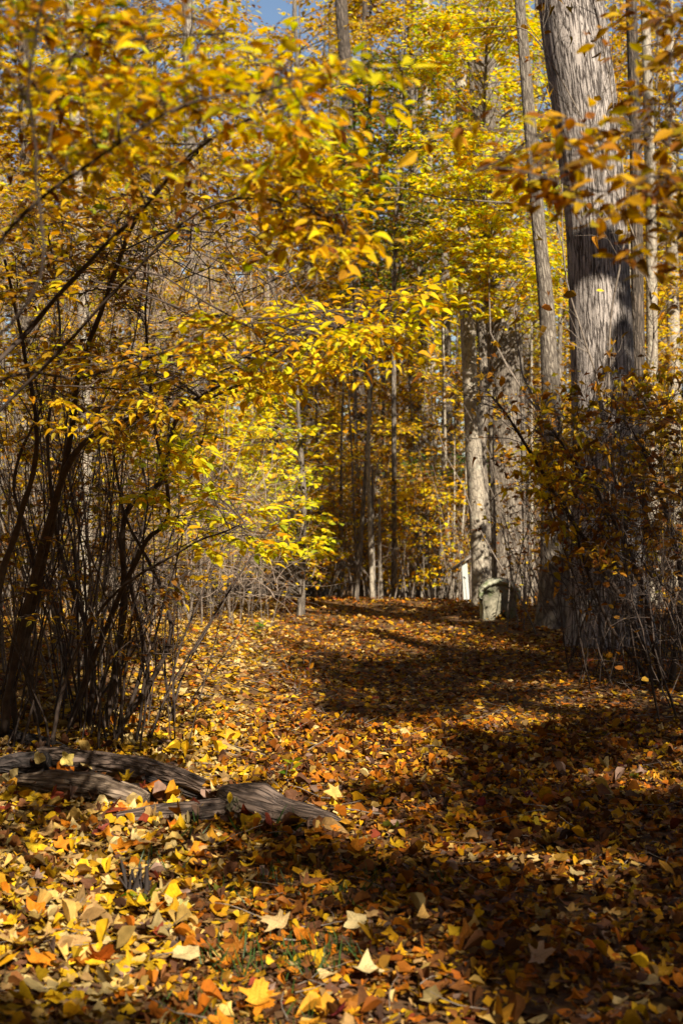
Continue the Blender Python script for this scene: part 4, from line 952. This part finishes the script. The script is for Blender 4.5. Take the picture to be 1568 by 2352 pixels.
ST = [([(1500, 1560, 11.5), (1440, 1400, 11.4), (1370, 1290, 11.2), (1290, 1160, 11.), (1215, 1040, 10.8), (1165, 960, 10.6), (1120, 905, 10.5)], 15, 4), ([(1520, 1560, 11.5), (1470, 1340, 11.3), (1400, 1180, 11.), (1330, 1080, 10.8), (1270, 1000, 10.6)], 17, 5),
      ([(1540, 1570, 11.5), (1560, 1330, 11.3), (1500, 1100, 11.), (1430, 960, 10.8)], 15, 5), ([(1480, 1550, 11.5), (1400, 1440, 11.4), (1340, 1300, 11.2), (1310, 1180, 11)], 10, 4)]
stems = [stem_obj(p, a, c, M_STEM, t, bb, seed=k+40) for k, (p, a, c) in enumerate(ST)]
tb = TB(); Lv = Leaves(); C = wander(*sprout(np.stack(stems)[:, 8:], 120, length=(.2, .8)), 6, .2, .02); tb.add(C, taper(np.full(120, .0035), 6, .3), 4)
E = wander(*sprout(C, 420, length=(.06, .3)), 5, .2); tb.add(E, taper(np.full(420, .0015), 5, .5), 3); leaves_on(Lv, E, 1, (.04, .08), 'rust', 'amber', .5, tilt=.7)
finish(t, bb, tb, Lv, M_STEM, 60, T_CURL+T_OVAL, 'cl')
# near shaded branch entering from the right, out of focus
b = np.array([2.3, 3.4, float(ground_z(2.3, 3.4))]); t = thing('overhanging_branch_shrub', 'near blurred branch of shaded olive and orange leaves entering from the right edge', 'shrub', b); bb = bse(t)
ST = [([(2700, 2400, 3.4), (2250, 1300, 3.3), (1900, 520, 3.2), (1650, 470, 3.1), (1500, 415, 3.05), (1380, 445, 3.0), (1200, 395, 3.0), (1080, 400, 3.)], 10, 3), ([(2700, 2400, 3.4), (2200, 1000, 3.4), (1850, 300, 3.4), (1600, 350, 3.3), (1480, 300, 3.2), (1350, 330, 3.2), (1160, 285, 3.2), (1020, 290, 3.2)], 9, 3),
      ([(2700, 2400, 3.4), (2100, 900, 3.6), (1750, 200, 3.6), (1600, 80, 3.5), (1480, 20, 3.5)], 16, 5), ([(2700, 2400, 3.4), (2200, 1200, 3.2), (1800, 640, 3.2), (1600, 560, 3.2), (1500, 520, 3.2)], 14, 4)]
stems = [stem_obj(p, a, c, M_STEM, t, bb, seed=k+60) for k, (p, a, c) in enumerate(ST)]
tb = TB(); Lv = Leaves()
leafy([s[14:] for s in stems], [([(1000, 300), (1150, 270), (1400, 280), (1568, 310), (1568, 420), (1300, 420), (1150, 400)], 12, 2.9, 3.4, {}), ([(1180, 400), (1568, 400), (1568, 470), (1300, 460)], 12, 3, 3.4, {}),
              ([(1430, 60), (1600, 60), (1600, 330), (1500, 300)], 9, 3.1, 3.7, {}), ([(1480, 460), (1600, 440), (1600, 640), (1500, 560)], 7, 3.1, 3.5, {}), ([(1420, -40), (1600, -60), (1600, 80), (1440, 60)], 5, 3.2, 3.7, {})],
      tb, Lv, nt=3, per=5, size=(.035, .062), rad=.18, br=.003, pal='amber', mixin='rust', frac=.3, tilt=.5, out=(-1, 0, 0))
finish(t, bb, tb, Lv, M_STEM, 300, T_OVAL, 'ov')
# curled dead leaves hanging against the big trunk
b = P(1405, 1475, 13.5); b[2] = float(ground_z(b[0], b[1])); t = thing('thin_bare_sapling', 'thin bare twiggy sapling with a few curled brown leaves in front of the biggest trunk', 'sapling', b); bb = bse(t)
ST = [([(1405, 1475, 13.5), (1420, 1150, 13.3), (1380, 900, 13.1), (1300, 640, 13), (1290, 420, 13)], 6, 3), ([(1405, 1475, 13.5), (1440, 1050, 13.2), (1500, 760, 13), (1420, 460, 12.8), (1250, 120, 12.6), (1180, 60, 12.6)], 6, 2.5), ([(1405, 1475, 13.5), (1400, 800, 13.2), (1440, 500, 13), (1400, 180, 12.9), (1360, -20, 12.8)], 6, 3)]
stems = [stem_obj(p, a, c, M_TWIG, t, bb, seed=k+70) for k, (p, a, c) in enumerate(ST)]
tb = TB(); C = wander(*sprout(np.stack(stems)[:, 6:], 46, length=(.3, 1.3), flat=.3), 6, .12); tb.add(C, taper(np.full(46, .004), 6, .3), 4)
E = wander(*sprout(C, 110, length=(.1, .4), flat=.3), 5, .15); tb.add(E, taper(np.full(110, .0025), 5, .4), 3); Lv = Leaves(); leaves_on(Lv, E[:70], 1, (.07, .13), 'rust', 'dim', .4, tilt=1.2, droop=.8)
leaves_on(Lv, E[70:90], 1, (.07, .1), 'gold', 'amber', .4)
finish(t, bb, tb, Lv, M_TWIG, 60, T_CURL+T_OVAL[:1], 'cl3')
# wispy bare branch with curled leaves against the blue gap
b = P(700, 1470, 12); b[2] = float(ground_z(b[0], b[1]))

# --- undergrowth closing the bend
tb = TB(); Lv = Leaves()
for us, n, d0, d1, h, w in (((500, 1120), 420, 23, 34, (.8, 3.2), (.006, .016)), ((-60, 560), 240, 15, 26, (.8, 3.2), (.005, .014)), ((1150, 1640), 260, 16, 28, (.8, 3.2), (.005, .014)), ((-80, 1650), 260, 30, 44, (1.5, 5), (.012, .03))):
    B, C, E = stick_stems(tb, us, n, d0, d1, h, w, .2, tn=2)
    leaves_on(Lv, E, 2, (.05, .11), 'tan', 'amber', .5, tilt=.8); leaves_on(Lv, C, 2, (.05, .11), 'rust', 'gold', .3, tilt=.8)
ug = link('undergrowth', tb.mesh('undergrowth', M_TWIG), kind='stuff'); ug['label'] = 'tangled brown undergrowth closing off the bend of the path'
u2 = link('undergrowth_leaves', leaf_mesh('undergrowth_leaves', Lv.cat(), T_DIA, M_LEAF), kind='stuff'); u2['label'] = 'dead leaves caught in the undergrowth at the bend'

# --- small plants
def seedling(label, u, v, n, h, pal, size, group=None, name='seedling'):
    b = G(u, v); t = thing(name, label, 'seedling', b, group); bb = bse(t); tb = TB(); Lv = Leaves()
    B = wander(np.repeat(b[None], n, 0)+rng.normal(0, .03, (n, 3))*[1, 1, 0], norm(rng.normal(0, .35, (n, 3))+[0, 0, 1]), rng.uniform(h*.5, h, n), 5, .15); tb.add(B, taper(np.full(n, .002), 5, .5), 4)
    leaves_on(Lv, B, 4, size, pal, None, 0, tilt=.5, t0=.3); link('stalks', tb.mesh('stalks', M_TWIG, bb), t)
    leaf_objects('leaf', Lv.cat(), T_OVAL, M_LEAF, t, bb, 'sd')
seedling('green leaved seedling at the left rim of the path, before the bend', 590, 1490, 4, .3, 'olive', (.06, .1))
seedling('small green seedling behind the right end of the log', 655, 1800, 2, .16, 'olive', (.05, .07))
seedling('tiny green seedling beside the little ragged stump', 350, 2085, 2, .1, 'olive', (.05, .07))
seedling('yellow-green leaved weed in front of the right thicket', 1462, 1340, 6, .9, 'lemon', (.06, .1))
seedling('green bushy seedling under the right thicket', 1500, 1470, 5, .45, 'olive', (.05, .09))
seedling('brown dead weed stalk in the lit leaves beyond the log', 685, 1610, 7, .34, 'rust', (.05, .09))

def lone(label, u, v, size, c, k=0, d=None, a=(1, 0, 0), n=(0, -.3, 1), name='large_leaf', lift=.035, tm=None):
    p = P(u, v, d) if d else G(u, v)+np.array([0, 0, lift])
    TV, TF, TU = (tm or T_LOBE)[k]; me = make_mesh(name, TV, TF, M_LITTER, np.tile(np.array(c), (len(TV), 1)), TU)
    o = bpy.data.objects.new(name, me); COL.objects.link(o); A, B, N2 = frames(np.array([a], float), np.array([n], float))
    o.matrix_world = Matrix.Translation(Vector(p.tolist())) @ Matrix(np.stack([A[0], B[0], N2[0]], 1).tolist()).to_4x4() @ Matrix.Scale(size*.64, 4)
    tag(o, label, 'leaf')
YL, OR, CR, RD, TN = (.68, .44, .02), (.58, .2, .015), (.58, .44, .2), (.30, .07, .045), (.60, .40, .2)
lone('big yellow leaf standing upright on the dark left end of the log', 155, 1745, .13, (.62, .46, .12), 1, 7.05, (.2, 0, 1), (0, -1, .25))
lone('duller tan leaf on the log beside the upright yellow one', 92, 1742, .12, (.5, .36, .12), 3, 7.1, (-.5, 0, .8), (0, -1, .4))
lone('orange maple leaf at the right tip of the log', 748, 1925, .16, OR, 0, None, (1, .3, 0), (.1, -.5, 1), lift=.05)
lone('yellow leaf touching the tip of the log', 768, 1878, .11, YL, 4, None, (.3, 1, 0), (0, -.5, 1), lift=.07)
lone('large orange-red curled leaf just below the lower limb of the log', 325, 1890, .15, (.7, .30, .03), 6, None, (1, -.2, .1), (.1, -.7, 1), lift=.05)
lone('dark red leaf below the log, left of the orange-red curled one', 225, 1932, .14, RD, 0, None, (.6, -.6, 0), (0, -.5, 1), lift=.04)
lone('bright yellow leaf left of the dark red one below the log', 75, 1868, .12, YL, 0, None, (-.5, .6, 0), (0, -.5, 1), lift=.05)
lone('golden leaf pointing down-left in the lit patch at the left edge', 85, 1985, .14, YL, 1, None, (-1, -.6, 0), (-.2, -.6, 1), lift=.05)
lone('orange leaf lying next to the golden one near the left edge', 140, 1975, .15, OR, 0, None, (.8, .5, 0), (.1, -.5, 1), lift=.05)
lone('pale cream lobed leaf in the lit patch, left side', 178, 2028, .13, CR, 1, None, (.3, 1, 0), (0, -.6, 1), lift=.05)
lone('pale yellow-green leaf right of the ragged stump', 415, 2105, .12, (.5, .5, .16), 0, None, (-1, .3, 0), (0, -.6, 1), lift=.05)
lone('big tan and orange maple leaf in the lower middle', 640, 2140, .17, (.66, .46, .2), 0, None, (-.8, .4, 0), (0, -.6, 1), lift=.06)
lone('cream leaf beside the green grass in the shadowy foreground', 820, 2135, .14, CR, 1, None, (-1, .2, 0), (.1, -.5, 1), lift=.05)
lone('long folded cream leaf in the bottom foreground', 420, 2215, .17, CR, 3, None, (1, .1, 0), (0, -.3, 1), lift=.05)
lone('yellow-orange leaf curled up above the grass tuft at the bottom', 635, 2240, .13, (.8, .48, .03), 6, None, (.2, -1, .2), (0, -.6, 1), lift=.06)
lone('large orange leaf cut by the bottom edge of the picture', 595, 2330, .18, (.74, .34, .03), 0, None, (.1, 1, .3), (0, -.8, 1), lift=.06)
lone('cream and yellow lobed leaf near the bottom, right of the middle', 845, 2255, .15, CR, 4, None, (.5, 1, 0), (0, -.6, 1), lift=.05)
lone('tan curled leaf standing in the bottom right shade', 1235, 2235, .15, (.5, .33, .2), 2, None, (1, -.3, .2), (.2, -.7, 1), lift=.06)
lone('yellow lobed leaf lying inside the hollow of the split log', 398, 1842, .1, YL, 1, 6.5, (.4, .2, .6), (0, -1, .5))
lone('bright yellow leaf hanging alone against the biggest grey trunk', 1368, 667, .12, (.74, .5, .02), 0, 12.9, (1, 0, 0), (0, -.8, .6), tm=T_OVAL)
lone('brown curled leaf inside the hollow of the split log, left of the yellow one', 352, 1856, .09, (.4, .22, .09), 6, 6.5, (1, .2, .2), (0, -.8, .8))
lone('drooping yellow leaf on the split log where it forks', 528, 1818, .085, YL, 0, 6.2, (0, 0, -1), (.2, -1, .1), tm=T_OVAL)

# ================================================================== UNSEEN TREES BESIDE AND BEHIND THE VIEWPOINT, ADDED FOR THEIR SHADE
def shade(x, y):
    """how closed the added canopy is made along the sun's rays that reach the ground at x, y"""
    s = np.zeros(len(x)); a = lambda m, v: s.__setitem__(m, np.maximum(s[m], v))
    bl = lambda cx, cy, rx, ry: ((x-cx)/rx)**2+((y-cy)/ry)**2 < 1
    a((x > .1+.06*y) & (y > 2.5) & (y < 9), .9)
    a((x > 1.3) & (y > 2.5) & (y < 9.8), .97)
    a((x > -3.6) & (x < -1.65) & (y > 9.2) & (y < 13), .95)
    a((x > -.35) & (x <= .6) & (y > 4.7) & (y < 6.2), .9)
    a((x > -2.5) & (x <= -.45) & (y < 3.95), .8)
    a((x > -.15) & (y > 9) & (y < 14), .55)
    a((x > 1.4+.12*(y-9)) & (y > 8.5) & (y < 17), .85)
    a((x < -1.9) & (y > 8.7) & (y < 11.5), .85)
    a((x > .15) & (x < 1.6) & (y > 10.4) & (y < 13.4), .6); a((x > -.5) & (x <= .15) & (y > 12) & (y < 13.4), .35)
    a((x > .45+(21-y)*.24) & (x < 3.2+(21-y)*.28) & (y > 13.8) & (y < 21), .92)
    
    a((x > -.6) & (x < .6) & (y > 6.1) & (y < 7.2), .8)
    open_ = bl(-.35, 6.55, .5, .35) | bl(1.8, 18.5, .35, .3) | bl(-.35, 7.5, .45, .6) | bl(2.05, 10.6, .7, .5) | bl(.3, 16.8, .85, 2.6) | bl(-.15, 9, .35, .6) | bl(1.45, 11.3, .8, .25) | bl(.75, 9.2, .5, .3)
    s[open_] *= .1
    return s
n = 100000
x = rng.uniform(-4.5, 8, n); y = rng.uniform(2.2, 24, n)
nz = np.sin(x*2.1+1.3*np.sin(y*1.1))*np.sin(y*1.7+1.1*np.sin(x*1.4))+.5*np.sin(x*4.7+y*2.2)*np.sin(y*3.9-x)
keep = rng.random(n) < shade(x, y)*np.clip(np.where((x > 1.3) & (y < 6.5), .97, .8)+.75*nz, .03, 1.3)
x, y = x[keep], y[keep]; h = rng.uniform(8.5, 13.5, len(x)); h += np.where(y > 20, 3, 0)
pos = np.stack([x, y, np.zeros(len(x))], -1)+S[None]*(h/S[2])[:, None]  # crown leaves set along the sun's rays to shade chosen ground
shade_info = len(pos)
own = [('unseen tree added for shade to the right, just outside the view', (5.6, 4.5)), ('unseen tree added for shade right behind the viewpoint', (7.5, -3.)), ('unseen tree added for shade behind the viewpoint, left of the right-hand one', (3.4, -6.5)), ('unseen tree added for shade behind the viewpoint on the left', (-1.2, -8.5)), ('unseen tree added for shade beyond the right edge beside the thicket', (8.5, 10.5))]
ctr = np.array([q for _, q in own]); w = np.argmin(np.linalg.norm(pos[:, None, :2]-ctr[None], axis=2), 1)
for k, (lab, (tx, ty)) in enumerate(own):
    b = np.array([tx, ty, float(ground_z(tx, ty))]); t = thing('unseen_shade_tree', lab, 'tree', b); bb = bse(t)
    path = smooth_path([(tx, ty, b[2]-.1), (tx+.1, ty, 4), (tx-.1, ty+.2, 9), (tx+.1, ty+.1, 15)], 50); L = path[:, 2]
    V, F, uv = sweep(path, np.linspace(.28, .07, 50)*flare(50, L, .4, .4), 20, trunk_disp(300+k)); link('trunk', make_mesh('trunk', V-bb, F, M_BARK, uv=uv, smooth=True), t)
    m = w == k; c = pos[m]
    if len(c) < 10: continue
    sel = c[rng.integers(0, len(c), min(14, len(c)//12+5))]; tb = TB(); i0 = np.clip(((sel[:, 2]-3.5)/15*50).astype(int), 5, 47); s0 = path[i0]
    tt = np.linspace(0, 1, 6)[None, :, None]; B = s0[:, None]*(1-tt)+sel[:, None]*tt+rng.normal(0, .06, (len(sel), 6, 3)); B[:, 0] = s0; tb.add(B, taper(rng.uniform(.012, .025, len(sel)), 6, .25), 4)
    link('branches', tb.mesh('branches', M_TWIG, bb), t, kind='stuff')
    n_ = len(c); lf = [c, norm(rng.normal(0, 1, (n_, 3))), norm(rng.normal(0, .6, (n_, 3))+[0, 0, 1]), rng.uniform(.17, .27, n_), colours('amber', n_, 'gold', .4)]
    link('foliage', leaf_mesh('foliage', lf, T_DIA, M_LEAF, bb), t, kind='stuff')

    if k == 4:                                                         # heavy unseen limb, added to throw an arched shadow on the big trunk
        V, F, uv = sweep(smooth_path([(tx, ty, 7.7), (7.0, 9.4, 8.42), (5.7, 8.5, 9.22), (4.4, 7.7, 10.3)], 24), np.linspace(.24, .19, 24), 12, None)
        link('limb', make_mesh('limb', V-bb, F, M_BARK, uv=uv, smooth=True), t)
# unseen trees of the wood round the viewpoint, added to cut sky light
ring = [('unseen tree added to cut sky light, nearest on the left of the path', (-6.2, 5.), 9), ('unseen tree added to cut sky light on the left, one back from the viewpoint', (-6.5, -2.), 9), ('unseen tree added to cut sky light behind the viewpoint, far left', (-4.5, -12.), 12), ('unseen tree added to cut sky light behind the viewpoint, far right', (6.5, -15.), 12),
        ('unseen tree added to cut sky light well to the right of the viewpoint', (14., 1.), 11), ('unseen tree added to cut sky light beyond the left thicket', (-8.5, 13.), 11), ('unseen tree added to cut sky light beyond the right thicket', (13.5, 14.), 12), ('unseen tree added to cut sky light straight behind the viewpoint, far back', (0., -18.), 14)]
for k, (lab, (tx, ty), H) in enumerate(ring):
    b = np.array([tx, ty, float(ground_z(tx, ty))]); t = thing('unseen_shade_tree', lab, 'tree', b); bb = bse(t)
    path = smooth_path([(tx, ty, b[2]-.1), (tx+.1, ty, 4), (tx-.1, ty+.2, 8), (tx, ty, H)], 40); L = path[:, 2]
    V, F, uv = sweep(path, np.linspace(.24, .05, 40)*flare(40, L, .4, .4), 14, trunk_disp(400+k)); link('trunk', make_mesh('trunk', V-bb, F, M_BARK, uv=uv, smooth=True), t)
    n = 10000; c = np.array([tx, ty, 0])+np.stack([rng.normal(0, 2.4, n), rng.normal(0, 2.6, n), rng.uniform(1.0, H+1.5, n)], -1)
    g = c[:, :2]-S[None, :2]*(c[:, 2:3]/S[2])
    ok = ~((g[:, 0] > -7) & (g[:, 0] < 8) & (g[:, 1] > 2.2) & (g[:, 1] < 45)) & ~((np.abs(c[:, 0]) < .28*c[:, 1]+1.0) & (c[:, 1] > 0)) & (np.linalg.norm(c[:, :2], axis=1) > 2.2)  # leaves that would shade the ground in view are left out
    c = c[ok]; n_ = len(c)
    if n_ < 10: continue
    sel = c[:30]; s0 = path[np.clip((sel[:, 2]*.7/H*40).astype(int), 2, 38)]; tt = np.linspace(0, 1, 5)[None, :, None]; B = s0[:, None]*(1-tt)+sel[:, None]*tt
    tb = TB(); tb.add(B, taper(rng.uniform(.01, .03, len(sel)), 5, .25), 4); link('branches', tb.mesh('branches', M_TWIG, bb), t, kind='stuff')
    lf = [c, norm(rng.normal(0, 1, (n_, 3))), norm(rng.normal(0, .8, (n_, 3))+[0, 0, 1]), rng.uniform(.3, .44, n_), colours('amber', n_, 'dim', .4)]
    link('foliage', leaf_mesh('foliage', lf, T_DIA, M_LEAF, bb), t, kind='stuff')
